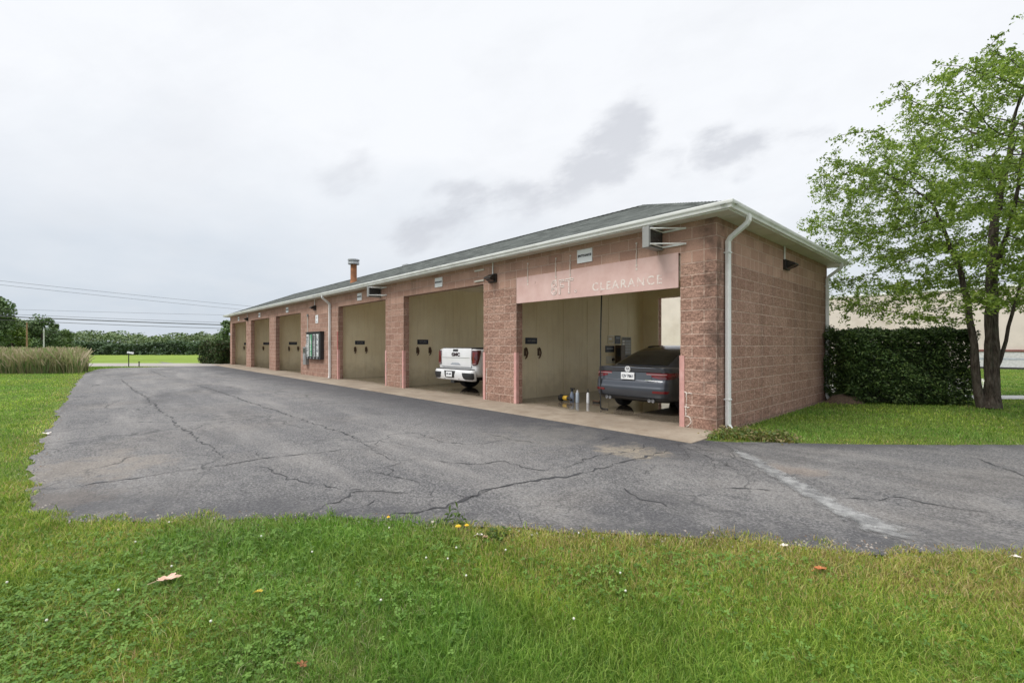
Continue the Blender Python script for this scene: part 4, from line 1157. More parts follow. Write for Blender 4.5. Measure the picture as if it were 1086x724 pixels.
def colonise(start_nodes, attract, step=.22, infl=1.6, kill=.38, iters=170):
    nodes = [np.array(p, float) for p, _ in start_nodes]; par = [q for _, q in start_nodes]
    A = attract.copy()
    N = np.array(nodes)
    near_d = np.full(len(A), 1e9); near_i = np.zeros(len(A), int)
    for i, p in enumerate(N):
        d = np.linalg.norm(A-p, axis=1); m = d < near_d; near_d[m] = d[m]; near_i[m] = i
    for it in range(iters):
        if len(A) == 0: break
        act = near_d < infl
        if not act.any(): break
        new = []
        for i in np.unique(near_i[act]):
            sel = act & (near_i == i)
            d = A[sel] - nodes[i]; d /= np.linalg.norm(d, axis=1)[:, None]
            v = d.mean(0) + rng.normal(size=3)*.08; L = np.linalg.norm(v)
            if L < 1e-3: continue
            new.append((nodes[i] + v/L*step, i))
        if not new: break
        for p, q in new:
            nodes.append(p); par.append(q); j = len(nodes)-1
            d = np.linalg.norm(A-p, axis=1); m = d < near_d; near_d[m] = d[m]; near_i[m] = j
        keep = near_d > kill
        A, near_d, near_i = A[keep], near_d[keep], near_i[keep]
    return np.array(nodes), par

def branch_mesh(nodes, par, r_tip=.006, expo=2.3, rmax=None, n=6):
    k = len(nodes); rr_ = np.zeros(k); ch = [[] for _ in range(k)]
    for i, p in enumerate(par):
        if p >= 0: ch[p].append(i)
    for i in range(k-1, -1, -1):
        rr_[i] = r_tip if not ch[i] else sum(rr_[c]**expo for c in ch[i])**(1/expo)
    if rmax: rr_ = rr_*(1) ; rr_ = np.minimum(rr_, rmax)
    m = MB()
    done = set()
    for i in range(k):
        for c in ch[i]:
            # follow thickest child as a chain
            if c in done: continue
            if par[i] >= 0 and c == max(ch[i], key=lambda q: rr_[q]) and i in done: continue
            pts = [nodes[i], nodes[c]]; rs = [min(rr_[i], rr_[c]*1.25), rr_[c]]; done.add(c); j = c
            while ch[j]:
                t = max(ch[j], key=lambda q: rr_[q]); pts.append(nodes[t]); rs.append(rr_[t]); done.add(t); j = t
            m.tube([tuple(p) for p in pts], list(rs), n if max(rs) > .02 else 4)
    return m, rr_, ch

# ---- the multi stemmed tree at the right
tb = np.array(G(1051, 433))
def TL(lat, dep, z): x, y = LD(lat, dep); return np.array([x, y, z])
tl0, td0 = latdep(*tb)
tree = thing('shade_tree', 'tall airy multi stemmed shade tree with small bright green leaves beside the clipped hedge', 'tree', (tb[0], tb[1], 0))
def env(n):
    out = []
    LX = [-2.72, -2.66, -2.52, -2.28, -1.92, -1.5, -1.1, -.7, .1, .9, 1.8, 2.8, 3.6, 4.3]
    LZ = [5.5, 6.0, 6.4, 7.15, 7.25, 6.75, 6.7, 7.6, 8.4, 9.0, 8.8, 8.0, 6.8, 5.2]
    LB = [4.9, 4.2, 3.3, 2.1, 1.75, 1.75, 1.9, 2.1, 2.4, 2.2, 2.0, 2.1, 2.9, 4.2]
    while len(out) < n:
        l = rng.uniform(-2.72, 4.3); d = rng.uniform(-3.7, 3.7)
        zt, zb_ = np.interp(l, LX, LZ), np.interp(l, LX, LB)
        dd = abs(d)/(3.75*math.sqrt(max(.05, 1-(l/4.5)**2)))
        if dd > 1: continue
        k = math.sqrt(1-dd*dd); mid_ = 4.2
        zt = mid_ + (zt-mid_)*(.35+.65*k); zb_ = mid_ - (mid_-zb_)*(.55+.45*k)
        z = rng.uniform(zb_, zt)
        c = math.hypot(l, d)
        if z < 2.6 and c < 1.2: continue
        if float(fbm(l*.8+d*.5+9, z*.9-d*.4, 1.0, 7)) < .36: continue
        if rng.random() < .45*(1-c/4): continue
        out.append((l, d, z))
    return np.array(out)
E_ = env(4200)
A = np.stack([tb[0]+RT[0]*E_[:, 0]+FW[0]*E_[:, 1], tb[1]+RT[1]*E_[:, 0]+FW[1]*E_[:, 1], E_[:, 2]], 1)
stems = [[(0, 0, 0), (.03, .0, .6), (.05, .02, 1.3), (.06, .05, 2.1), (.10, .08, 3.0), (.16, .1, 3.9), (.3, .1, 4.8), (.42, .0, 5.6), (.5, .0, 6.4)],
         [(-.15, .05, .0), (-.21, .1, .55), (-.24, .12, 1.1), (-.27, .15, 1.7), (-.32, .18, 2.3), (-.46, .2, 3.0), (-.72, .25, 3.8), (-1.0, .3, 4.6)],
         [(-.02, -.02, .15), (-.10, -.04, .8), (-.12, -.05, 1.4), (-.16, -.1, 2.1), (-.25, -.3, 2.9), (-.3, -.6, 3.7), (-.4, -.9, 4.6), (-.5, -1.1, 5.6)],
         [(.08, .02, .75), (.25, .05, 1.05), (.42, .08, 1.5), (.58, .1, 2.1), (.78, .1, 2.8), (1.2, .0, 3.6), (1.7, -.1, 4.4)]]
nodes0 = []
stem_mesh = []
for s_ in stems:
    P = [tb.tolist() + [0] for _ in s_]
    P = [np.array([tb[0]+RT[0]*l+FW[0]*d, tb[1]+RT[1]*l+FW[1]*d, z]) for l, d, z in s_]
    base = len(nodes0)
    fine = [P[0]]
    for a_, b_ in zip(P[:-1], P[1:]):
        k_ = max(1, int(np.linalg.norm(b_-a_)/.25))
        fine += [a_ + (b_-a_)*q/k_ + (rng.normal(size=3)*.012 if q < k_ else 0) for q in range(1, k_+1)]
    for j, p in enumerate(fine): nodes0.append((p, -1 if j == 0 else len(nodes0)-1))
    stem_mesh.append((base, len(nodes0)))
nodes, par = colonise(nodes0, A)
bmsh, rr_, ch = branch_mesh(nodes, par, .0052, 2.25, None)
stem_r = [.145, .09, .075, .04]
tk = MB()
for (a_, b_), r0 in zip(stem_mesh, stem_r):
    pts = nodes[a_:b_]; m_ = len(pts)
    rs = [max(r0*(1-.78*j/m_)*(1 + .06*math.sin(j*2.1)) * (1.35 if (j == 0 and r0 > .09) else 1.0), .02) for j in range(m_)]
    tk.tube([tuple(p) for p in pts], rs, 12)
tk.build('trunk', M['bark'], tree, smooth=True)
# branches only beyond the stems
k0 = len(nodes0); keep = MB()
m = MB(); chb = [[] for _ in nodes]
for i, p in enumerate(par):
    if i >= k0: chb[p].append(i)
done = set()
for i in range(len(nodes)):
    for c in sorted(chb[i], key=lambda q: -rr_[q]):
        if c in done: continue
        pts = [nodes[i], nodes[c]]; rs = [min(rr_[i], rr_[c]*1.2) if i >= k0 else rr_[c]*1.2, rr_[c]]; done.add(c); j = c
        while chb[j]:
            t_ = max(chb[j], key=lambda q: rr_[q])
            pts.append(nodes[t_]); rs.append(rr_[t_]); done.add(t_); j = t_
        m.tube([tuple(p) for p in pts], [min(r, .055) for r in rs], 6 if max(rs) > .02 else 4)
m.build('branches', M['bark'], tree, smooth=True)
thin = np.array([i for i in range(k0, len(nodes)) if rr_[i] < .0135])
cnt = 56
Cn = np.repeat(nodes[thin], cnt, axis=0)
grp = np.repeat(np.arange(len(thin)), cnt)
# leaves sit along short drooping sprays leaving each twig node
dirs = rand_unit(len(thin)*3); dirs[:, 2] = dirs[:, 2]*.45 - .12
pick = dirs[grp*3 + rng.integers(0, 3, len(grp))]
tt = rng.random((len(grp), 1))**.8
Cn = Cn + pick*tt*.34 + rng.normal(size=Cn.shape)*.035
Cn[:, 2] -= (tt[:, 0]**2)*.07
V, Fc = leaf_quads(Cn, .070, .25, .5)
cl = fbm(Cn[:, 0]*1.0+Cn[:, 2]*.7, Cn[:, 1]*1.0+Cn[:, 2]*.5, 1.1, 3)
pal = [(.145, .225, .032), (.19, .28, .04), (.245, .345, .055), (.10, .165, .028), (.30, .37, .075)]
tone = np.array(pal)[rng.choice(5, len(Cn), p=[.3, .32, .2, .13, .05])]*(.68+.68*cl[:, None])
c_ = np_mesh('crown', V - np.array([tb[0], tb[1], 0]), Fc, np.repeat(tone, 4, 0), M['leaf'], tree)
print('tree leaves', len(Cn), 'nodes', len(nodes))

# ---- clipped hedge (right) and round shrub (far left)
def hedge(name, label, cat, corners, zb, ztop, n, pal, size, rough, seed, parent_loc, core_in=.26):
    """corners: four ground points in order; leaves on a lumpy box surface with a twiggy core"""
    c = np.array(corners); o = thing(name, label, cat, (*parent_loc, 0))
    per = [c[(i+1) % 4]-c[i] for i in range(4)]; L = np.array([np.linalg.norm(p) for p in per])
    h = ztop-zb; areaT = np.linalg.norm(np.cross(np.append(per[0], 0), np.append(per[1], 0)))
    w = np.append(L*h, areaT*1.2); w /= w.sum(); f = rng.choice(5, n, p=w)
    u = rng.random(n); v_ = rng.random(n)
    P = np.zeros((n, 3)); Nn = np.zeros((n, 3)); cen = c.mean(0)
    for i in range(4):
        m_ = f == i; q = c[i] + per[i]*u[m_][:, None]
        nn = np.array([per[i][1], -per[i][0]])/L[i]
        if np.dot(nn, c[i]+per[i]/2-cen) < 0: nn = -nn
        P[m_, :2] = q; P[m_, 2] = zb+h*v_[m_]; Nn[m_, :2] = nn
    m_ = f == 4; P[m_, :2] = c[0] + per[0]*u[m_][:, None] - per[3]*v_[m_][:, None]; P[m_, 2] = ztop; Nn[m_, 2] = 1
    # round the edges: pull points near two faces inwards
    dz = np.clip((P[:, 2]-(ztop-.22))/.22, 0, 1)*(f != 4)
    P -= Nn*(dz**2*.07)[:, None]
    foot = np.clip(1-(P[:, 2]-zb)/.45, 0, 1)*(f != 4)
    P -= Nn*(foot**1.5*.10)[:, None]
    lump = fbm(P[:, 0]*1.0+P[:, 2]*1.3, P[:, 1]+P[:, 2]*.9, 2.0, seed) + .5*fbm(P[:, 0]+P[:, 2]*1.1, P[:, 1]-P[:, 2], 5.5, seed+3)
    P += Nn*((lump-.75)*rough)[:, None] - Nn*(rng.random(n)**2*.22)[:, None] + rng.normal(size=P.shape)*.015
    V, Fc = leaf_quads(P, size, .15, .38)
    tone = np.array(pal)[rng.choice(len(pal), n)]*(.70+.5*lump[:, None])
    np_mesh('foliage', V - np.array([*parent_loc, 0]), Fc, np.repeat(tone, 4, 0), M['hedge'], o)
    cc = cen + (c-cen)*(1-core_in*2/np.linalg.norm(c-cen, axis=1))[:, None]
    MB().prism([tuple(q) for q in cc], 2, zb+.03, ztop-core_in*1.2).build('twig_core', M['twig'], o)
    return o
hc = [LD(7.98, 10.75), LD(10.66, 10.35), LD(10.80, 11.5), LD(8.0, 12.1)]
hedge('clipped_hedge', 'dark green box clipped yew hedge at the right end of the building', 'hedge', hc, .02, 1.75, 52000, [(.034, .066, .018), (.05, .092, .024), (.072, .122, .032), (.024, .046, .015), (.11, .16, .045)], .07, .38, 4, LD(9.1, 11.2))
sc_ = [(-38.7, -1.35), (-36.2, -.55), (-36.4, 1.7), (-38.6, 1.2)]
hedge('round_shrub', 'bushy dark shrub at the far left end of the building', 'shrub', sc_, .02, 1.62, 15000, [(.03, .06, .018), (.045, .085, .022), (.065, .11, .028), (.06, .055, .024)], .15, .7, 9, (-37.6, .3), .35)

# ---- fallen mulch bank and a kerb by the rear downspout
mb = MB(); q0 = np.array(LD(7.55, 11.0))
n = 18
ring = [(q0[0]+RT[0]*(.5*math.cos(t)+.5)+FW[0]*.3*math.sin(t), q0[1]+RT[1]*(.5*math.cos(t)+.5)+FW[1]*.3*math.sin(t)) for t in np.linspace(0, 2*math.pi, n, endpoint=False)]
i0 = 0; mb.v = [(x, y, -.02) for x, y in ring] + [((x*.6+(q0[0]+RT[0]*.5)*.4), (y*.6+(q0[1]+RT[1]*.5)*.4), .13+.05*random.random()) for x, y in ring] + [(q0[0]+RT[0]*.5, q0[1]+RT[1]*.5, .22)]
for k in range(n):
    l = (k+1) % n; mb.f += [(k, l, n+l, n+k), (n+k, n+l, 2*n)]
tag(mb.build('mulch_bed', M['mulch'], smooth=True), kind='structure')

# ---- far trees
def far_tree(px, dep, h, w, label, pal, zb=None, leaf=.42, n=3400, trunk_h=.28, cone=False, name='distant_tree', group='trees at the far left beyond the reeds'):
    x, y = PD(px, dep); l, d = latdep(x, y); zb = float(terr(l, d)) if zb is None else zb
    o = thing(name, label, 'tree', (x, y, zb), group)
    m = MB(); hh = h*.75
    m.tube([(x, y, zb-.1), (x+.05, y, zb+hh*.3), (x-.1, y+.05, zb+hh*.6), (x, y, zb+hh)], [w*.045+.05, w*.035+.04, w*.025+.02, .03], 8)
    for k in range(7):
        a = k*2.4; z0 = zb+h*(trunk_h+.06*k); L = w*.34
        m.tube([(x, y, z0), (x+math.cos(a)*L*.6, y+math.sin(a)*L*.6, z0+L*.35), (x+math.cos(a)*L, y+math.sin(a)*L, z0+L*.7)], [.07, .05, .02], 5)
    m.build('trunk', M['bark'], o, smooth=True)
    nb = 26; bl = []
    for k in range(nb):
        t = rng.random(); zz = trunk_h*h + (1-trunk_h)*h*t
        rmax = w/2*(1-t*.9 if cone else math.sin(math.pi*min(1, .22+.78*t))**.7)
        a = rng.random()*6.283; r_ = rmax*rng.random()**.5*.8
        bl.append((math.cos(a)*r_, math.sin(a)*r_, zz, w*(.12+.12*rng.random())))
    bl = np.array(bl); pick = rng.integers(0, nb, n)
    u = rand_unit(n)*(rng.random((n, 1))**.45)
    Cc = bl[pick, :3] + u*bl[pick, 3][:, None]*np.array([1, 1, .75])
    V, Fc = leaf_quads(Cc, leaf*.8, .5, .7)
    tone = np.array(pal)[rng.choice(len(pal), n)]*(.7+.6*rng.random(nb))[pick][:, None]
    np_mesh('crown', V, Fc, np.repeat(tone, 4, 0), M['far'], o)
    return o
DK = [(.08, .13, .055), (.10, .155, .06), (.12, .175, .068)]
MD = [(.10, .155, .05), (.125, .18, .056), (.085, .135, .048)]
LT = [(.15, .215, .05), (.18, .245, .055), (.115, .18, .045)]
far_tree(-6, 62, 8.0, 6.0, 'tall dark tree at the left edge of the photo, standing above the rest', DK, n=6500, leaf=.4)
far_tree(13, 66, 5.6, 3.6, 'yellow green tree just right of the tall dark one', LT, n=3600, leaf=.35, trunk_h=.12)
far_tree(27, 80, 6.6, 5.2, 'mid green tree behind the reddish utility pole', MD, n=3600, trunk_h=.1)
far_tree(44, 78, 6.9, 6.0, 'broad dark tree behind the reed bed, between the two utility poles', DK, n=5200, trunk_h=.1)
far_tree(57, 86, 6.0, 4.6, 'dark rounded tree just right of the paler utility pole', DK, n=3600, trunk_h=.1)
far_tree(69, 96, 5.2, 5.0, 'low green tree closing the left end of the tree line', MD, n=3400, trunk_h=.1)
far_tree(3, 75, 5.0, 4.4, 'bushy green tree low behind the tall dark one', MD, n=3400, trunk_h=.1)
far_tree(241, 46, 3.6, 3.0, 'dark tree rising behind the round shrub', DK, n=2200, leaf=.26, trunk_h=.12, group=None)
# the far wood that reads as one mass
n = 90000
lat0 = rng.uniform(-170, 10, n)
row = rng.random(n)
dep0 = np.where(row < .42, 134 + rng.random(n)*7, 150 + rng.random(n)*26)
crown_h = np.where(row < .42, 2.6 + 1.9*vnoise(lat0, lat0*0, .18, 3) + .8*vnoise(lat0, lat0*0, .45, 4), 3.9 + 3.8*vnoise(lat0, lat0*0, .05, 8) + 2.0*vnoise(lat0, dep0*.1, .25, 6) + .8*vnoise(lat0, dep0*.1, .7, 2))
cellc = vnoise(lat0, dep0*.3, .16, 12)
zz = crown_h*(1-rng.random(n)**1.7) * (.86+.14*np.abs(np.sin(lat0*.42+dep0*.3)))
lump = (vnoise(lat0*.55, zz*.9, 1.0, 21)-.5)*5
x_ = CX+RT[0]*lat0+FW[0]*(dep0+lump); y_ = CY+RT[1]*lat0+FW[1]*(dep0+lump)
Cc = np.stack([x_, y_, zz + terr(lat0, dep0)], 1)
V, Fc = leaf_quads(Cc, .62, .62, .8)
pf = np.array([(.058, .098, .048), (.068, .11, .052), (.076, .12, .056)]); pb = np.array([(.105, .155, .062), (.125, .175, .066), (.135, .175, .07), (.09, .14, .058)])  # foliage tones paled so the colour itself carries distance haze
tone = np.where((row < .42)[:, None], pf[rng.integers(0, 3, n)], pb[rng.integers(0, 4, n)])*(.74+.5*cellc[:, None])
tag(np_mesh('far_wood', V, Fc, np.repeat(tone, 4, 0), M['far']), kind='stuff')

# ---- reeds
n = 34000
lat0 = rng.uniform(-46, -20, n*3); dep0 = 22.3 + rng.random(n*3)**1.3*6.2
edge = -.946*dep0 + (fbm(dep0, lat0*0, .9)-.5)*1.2
k = lat0 < edge; lat0, dep0 = lat0[k][:n], dep0[k][:n]; n = len(lat0)
hh = (.74 + .30*fbm(lat0, dep0, .5, 4) + 0.7*(rng.random(n)**1.5-.45))*sstep(0, 1.0, -.946*dep0-lat0+.75)
hh = np.maximum(hh, .40)
bx, by = CX+RT[0]*lat0+FW[0]*dep0, CY+RT[1]*lat0+FW[1]*dep0
a = rng.random(n)*6.283; w_ = .010 + .016*rng.random(n)
wx, wy = np.cos(a)*w_, np.sin(a)*w_; ln = rng.normal(size=(n, 2))*.24
V = np.zeros((n, 8, 3))
V[:, 0] = np.stack([bx-wx*.6, by-wy*.6, 0*bx], 1); V[:, 1] = np.stack([bx+wx*.6, by+wy*.6, 0*bx], 1)
mx, my = bx+ln[:, 0]*.4*hh, by+ln[:, 1]*.4*hh
V[:, 2] = np.stack([mx+wx, my+wy, hh*.62], 1); V[:, 3] = np.stack([mx-wx, my-wy, hh*.62], 1)
tx, ty = bx+ln[:, 0]*hh, by+ln[:, 1]*hh
V[:, 4] = np.stack([mx-wx*1.2, my-wy*1.2, hh*.62], 1); V[:, 5] = np.stack([mx+wx*1.2, my+wy*1.2, hh*.62], 1)
V[:, 6] = np.stack([tx+wx*1.0, ty+wy*1.0, hh], 1); V[:, 7] = np.stack([tx-wx*.3, ty-wy*.3, hh*1.04], 1)
Fc = (np.arange(n)[:, None, None]*8 + np.array([[0, 1, 2, 3], [4, 5, 6, 7]])[None]).reshape(-1, 4)
stalk = np.array([(.17, .22, .08), (.24, .25, .11), (.32, .28, .16), (.13, .20, .065)])[rng.integers(0, 4, n)]
plume = np.array([(.36, .32, .19), (.44, .37, .25), (.31, .30, .15), (.24, .30, .11)])[rng.integers(0, 4, n)]
pat = (.75+.5*fbm(lat0, dep0, .8, 8))[:, None]
T = np.zeros((n, 8, 3)); T[:, :4] = (stalk*pat)[:, None]; T[:, 4:] = (plume*pat)[:, None]
tag(np_mesh('reed_bed', V.reshape(-1, 3), Fc, T.reshape(-1, 3), M['reed']), kind='stuff')

# ------------------------------------------------------------------ lawns
AP = np.array(asph_poly)
def lawn_mask(lat, dep, soft=.0):
    x = CX+RT[0]*lat+FW[0]*dep; y = CY+RT[1]*lat+FW[1]*dep
    bad = in_poly(x, y, [tuple(p) for p in AP])
    bad |= (x > -35.4) & (x < .13) & (y > -1.12) & (y < 8.2)
    bad |= (x > -40) & (x < 2.2) & (y > 8) & (y < 20)
    bad |= in_poly(x, y, path_poly) | ((dep > 29.4) & (lat > -200))
    return ~bad, x, y

def edge_dist(x, y):                                       # rough distance to the asphalt outline
    d = np.full(len(x), 9.0)
    P = AP
    for s0 in range(0, len(x), 20000):
        sl = slice(s0, s0+20000)
        dd = np.min((x[sl, None]-P[None, :, 0])**2 + (y[sl, None]-P[None, :, 1])**2, axis=1)
        d[sl] = np.sqrt(dd)
    return d

GREEN = np.array([(.120, .225, .024), (.16, .275, .032), (.21, .325, .045), (.080, .165, .020), (.28, .37, .075)])
DRY = np.array([(.37, .36, .12), (.29, .33, .07), (.40, .36, .17), (.25, .31, .055), (.29, .23, .10)])
def blades(lat, dep, hgt, wid, lean=.5):
    ok, x, y = lawn_mask(lat, dep)
    creep = (~ok) & (dep < 4.6) & (dep > 2.7) & (rng.random(len(lat)) < .5)
    ci = np.nonzero(creep)[0]
    if len(ci):
        near = edge_dist(x[ci], y[ci]) < .16*np.clip(fbm(x[ci], y[ci], 3.0, 71)*2.2-.75, 0, 1)
        ok[ci[near]] = True
    lat, dep, x, y = lat[ok], dep[ok], x[ok], y[ok]
    n = len(lat); ed = edge_dist(x, y)
    patch = fbm(x, y, .9, 15); patch2 = fbm(x, y, 3.2, 25)
    # dry yellow rim along the asphalt, fading into deep green; drier toward the near right
    rl_ = sstep(-1.2, .4, lat)
    dry = np.clip((1-ed/(.45+.65*rl_))*1.2, 0, 1)*(.20+.68*rl_) + np.clip((patch-.54)*2.4, 0, .32) + np.clip((patch2-.6)*1.6, 0, .3)
    dry = np.where(dep > 5.0, np.clip((1-ed/.5), 0, 1)*.5 + np.clip((patch-.55)*1.2, 0, .12), dry)
    isdry = rng.random(n) < np.clip(dry, 0.02, .86)
    c = GREEN[rng.integers(0, 5, n)]; cd = DRY[rng.integers(0, 5, n)]
    c = np.where(isdry[:, None], cd, c)*(.55+.55*fbm(x, y, 1.1, 31)+.45*fbm(x, y, 4.5, 33))[:, None]
    c = c*(1 + np.clip((fbm(x, y, .7, 61)-.48)*1.4, -.2, .16)[:, None]*np.array([1.0, .35, .2]))
    fresh = np.where((dep > 7) & (lat < 0), 1.25, 1.0)[:, None]; c = c*fresh
    h = hgt*(.45+.9*rng.random(n))*(.65+.75*fbm(x, y, 1.7, 41))*np.where(ed < .12, .75, 1.0)*np.where(isdry, .8, 1.0)
    dsc = np.clip(dep/2.6, .75, 6)
    w = wid*dsc**.85*(.7+.6*rng.random(n)); 
    h = h*np.clip(dsc, 1, 1.15)
    a = rng.random(n)*6.283; wx, wy = np.cos(a)*w/2, np.sin(a)*w/2
    la = rng.random(n)*6.283; lm = h*lean*(.2+1.3*rng.random(n)); lx, ly = np.cos(la)*lm, np.sin(la)*lm
    V = np.zeros((n, 5, 3))
    V[:, 0] = np.stack([x-wx, y-wy, 0*x-.004], 1); V[:, 1] = np.stack([x+wx, y+wy, 0*x-.004], 1)
    V[:, 2] = np.stack([x+wx*.8+lx*.35, y+wy*.8+ly*.35, h*.62], 1); V[:, 3] = np.stack([x-wx*.8+lx*.35, y-wy*.8+ly*.35, h*.62], 1)
    V[:, 4] = np.stack([x+lx, y+ly, h*(.98-.25*rng.random(n))], 1)
    T = np.repeat(c[:, None], 5, 1)
    F1 = np.array([[0, 1, 2], [0, 2, 3], [3, 2, 4]])
    Fc = (np.arange(n)[:, None, None]*5+F1[None]).reshape(-1, 3)
    return V.reshape(-1, 3), Fc, T.reshape(-1, 3)

def sample(n, d0, d1, l0, l1, p):                          # depth density falls as depth**-p
    u = rng.random(n); q = 1-p
    dep = (d0**q + u*(d1**q-d0**q))**(1/q)
    s = rng.uniform(l0, l1, n)
    return s*dep, dep

def merge(parts):
    Vs, Fs, Ts, o = [], [], [], 0
    for V, Fc, T in parts:
        Vs.append(V); Fs.append(Fc+o); Ts.append(T); o += len(V)
    return np.concatenate(Vs), np.concatenate(Fs), np.concatenate(Ts)
ps = []
lt, dp = sample(380000, 1.05, 4.6, -1.55, 1.55, .75); ps.append(blades(lt, dp, .047, .0040, .85))
lt, dp = sample(95000, 3.6, 30, -1.35, -.55, .7); ps.append(blades(lt, dp, .034, .0036, .9))
lt, dp = sample(105000, 6.0, 26, .38, 1.6, .55); ps.append(blades(lt, dp, .034, .0036, .9))
lt, dp = sample(14000, 22, 34, -1.0, -.35, .5); ps.append(blades(lt, dp, .07, .0045, .6))
lt, dp = sample(60000, 1.5, 28, -2.6, -1.35, .5); ps.append(blades(lt, dp, .036, .0048, .9))
lt, dp = sample(16000, 1.5, 12, 1.5, 2.4, .5); ps.append(blades(lt, dp, .036, .0048, .9))
# longer tufts
tl, td = sample(900, 1.3, 4.3, -1.4, 1.4, .5)
k = fbm(tl, td, 1.1, 77) > .5; tl, td = tl[k], td[k]
lt = np.repeat(tl, 22)+rng.normal(size=len(tl)*22)*.03; dp = np.repeat(td, 22)+rng.normal(size=len(tl)*22)*.03
ps.append(blades(lt, dp, .088, .0042, .9))
V, Fc, T = merge(ps)
print('blades', len(Fc)//3)
tag(np_mesh('lawn_grass', V, Fc, T, M['grass']), kind='stuff')

# clover: leaflets in threes, thick in patches
lt, dp = sample(52000, 1.05, 4.4, -1.5, 1.5, .7)
k = (fbm(lt, dp, 1.0, 52) + np.where(lt < -.2, .02, -.14) + .5*(rng.random(len(lt))-.5) > .52); lt, dp = lt[k], dp[k]
ok, x, y = lawn_mask(lt, dp); x, y = x[ok], y[ok]; ed = edge_dist(x, y); k = ed > .25; x, y = x[k], y[k]; n = len(x)
hz = .020+.026*rng.random(n); rad = .0056+.0035*rng.random(n)
base = rng.random(n)*6.283; P = []; 
tilt = rng.normal(size=(n, 2))*.35
V = np.zeros((n, 3, 5, 3))
for j in range(3):
    a = base+j*2.094; cx_, sx_ = np.cos(a), np.sin(a)
    for q, (r_, s_) in enumerate(((0.05, 0), (.9, -.75), (1.75, -.62), (1.75, .62), (.9, .75))):
        ux = rad*(r_*cx_-s_*sx_); uy = rad*(r_*sx_+s_*cx_)
        V[:, j, q] = np.stack([x+ux, y+uy, hz+ux*tilt[:, 0]+uy*tilt[:, 1]+(.0015 if q in (1, 4) else 0)], 1)
Fc = np.arange(n*15).reshape(-1, 5)
c = np.array([(.115, .225, .034), (.145, .265, .045), (.18, .31, .06), (.088, .175, .028)])[rng.integers(0, 4, n)]
tag(np_mesh('clover_patch', V.reshape(-1, 3), Fc, np.repeat(c, 15, 0), M['grass']), kind='stuff')
# clover heads
m = MB(); 
for _ in range(34):
    l_, d_ = sample(1, 2.2, 4.3, -1.3, .3, .1); ok, x, y = lawn_mask(l_, d_)
    if not ok[0]: continue
    z = .05+.02*random.random()
    m.lathe([(.002, z-.007), (.005, z-.004), (.0065, z), (.005, z+.004), (.002, z+.006)], (x[0], y[0], 0), 2, 7)
tag(m.build('clover_flowers', M['clover'], smooth=True), kind='stuff')
n = 2600
ei = rng.integers(0, len(near_px)-1, n); tt_ = rng.random(n)
gp_ = np.array([G(*p) for p in near_px]); P0 = gp_[ei]*(1-tt_[:, None]) + gp_[ei+1]*tt_[:, None]
P0 = P0 + rng.normal(size=(n, 2))*np.array([.07, .07])
sz = (.004+.010*rng.random(n)**2)
tet = np.array([(1, 0, -.3), (-.6, .8, -.3), (-.5, -.9, -.3), (.1, .05, .7)])
V = np.zeros((n, 4, 3)); ang = rng.random(n)*6.283
V[:, :, 0] = P0[:, None, 0] + sz[:, None]*(tet[None, :, 0]*np.cos(ang)[:, None]-tet[None, :, 1]*np.sin(ang)[:, None])
V[:, :, 1] = P0[:, None, 1] + sz[:, None]*(tet[None, :, 0]*np.sin(ang)[:, None]+tet[None, :, 1]*np.cos(ang)[:, None])
V[:, :, 2] = .009 + sz[:, None]*tet[None, :, 2]
Fc = (np.arange(n)[:, None, None]*4+np.array([[0, 1, 3], [1, 2, 3], [2, 0, 3]])[None]).reshape(-1, 3)
cg = np.array([(.10, .095, .09), (.20, .18, .16), (.30, .27, .24), (.14, .10, .07)])[rng.integers(0, 4, n)]
tag(np_mesh('edge_gravel', V.reshape(-1, 3), Fc, np.repeat(cg, 4, 0), M['far']), kind='stuff')
# broad leaved weeds and taller grass at the building corner
lt, dp = [], []
pts = [np.array(G(px, py)) for px, py in [(748, 463), (762, 461), (775, 463), (790, 463), (806, 465), (822, 466)]]
W = []; 
for p in pts:
    for _ in range(75):
        W.append((p[0]+rng.normal()*.13, p[1]+rng.normal()*.12))
W = np.array(W); k = (W[:, 0] > .14) | (W[:, 1] < -1.14); W = W[k]
l_, d_ = latdep(W[:, 0], W[:, 1])
ps = [blades(np.repeat(l_, 9)+rng.normal(size=len(l_)*9)*.03, np.repeat(d_, 9)+rng.normal(size=len(l_)*9)*.03, .085, .0035, .7)]
V, Fc, T = ps[0]
tag(np_mesh('corner_weeds', V, Fc, T*np.array([1.25, 1.05, 1.2]), M['grass']), kind='stuff')
Cw = np.stack([np.repeat(W[:, 0], 7), np.repeat(W[:, 1], 7), np.zeros(len(W)*7)], 1) + np.abs(rng.normal(size=(len(W)*7, 3)))*np.array([.0, .0, .045]) + rng.normal(size=(len(W)*7, 3))*np.array([.07, .07, .0])
V, Fc = leaf_quads(Cw+np.array([0, 0, .015]), .05, .3, .6)
tone = np.array([(.11, .16, .04), (.17, .18, .06), (.26, .21, .10), (.08, .13, .03)])[rng.integers(0, 4, len(Cw))]
tag(np_mesh('weed_leaves', V, Fc, np.repeat(tone, 4, 0), M['grass']), kind='stuff')

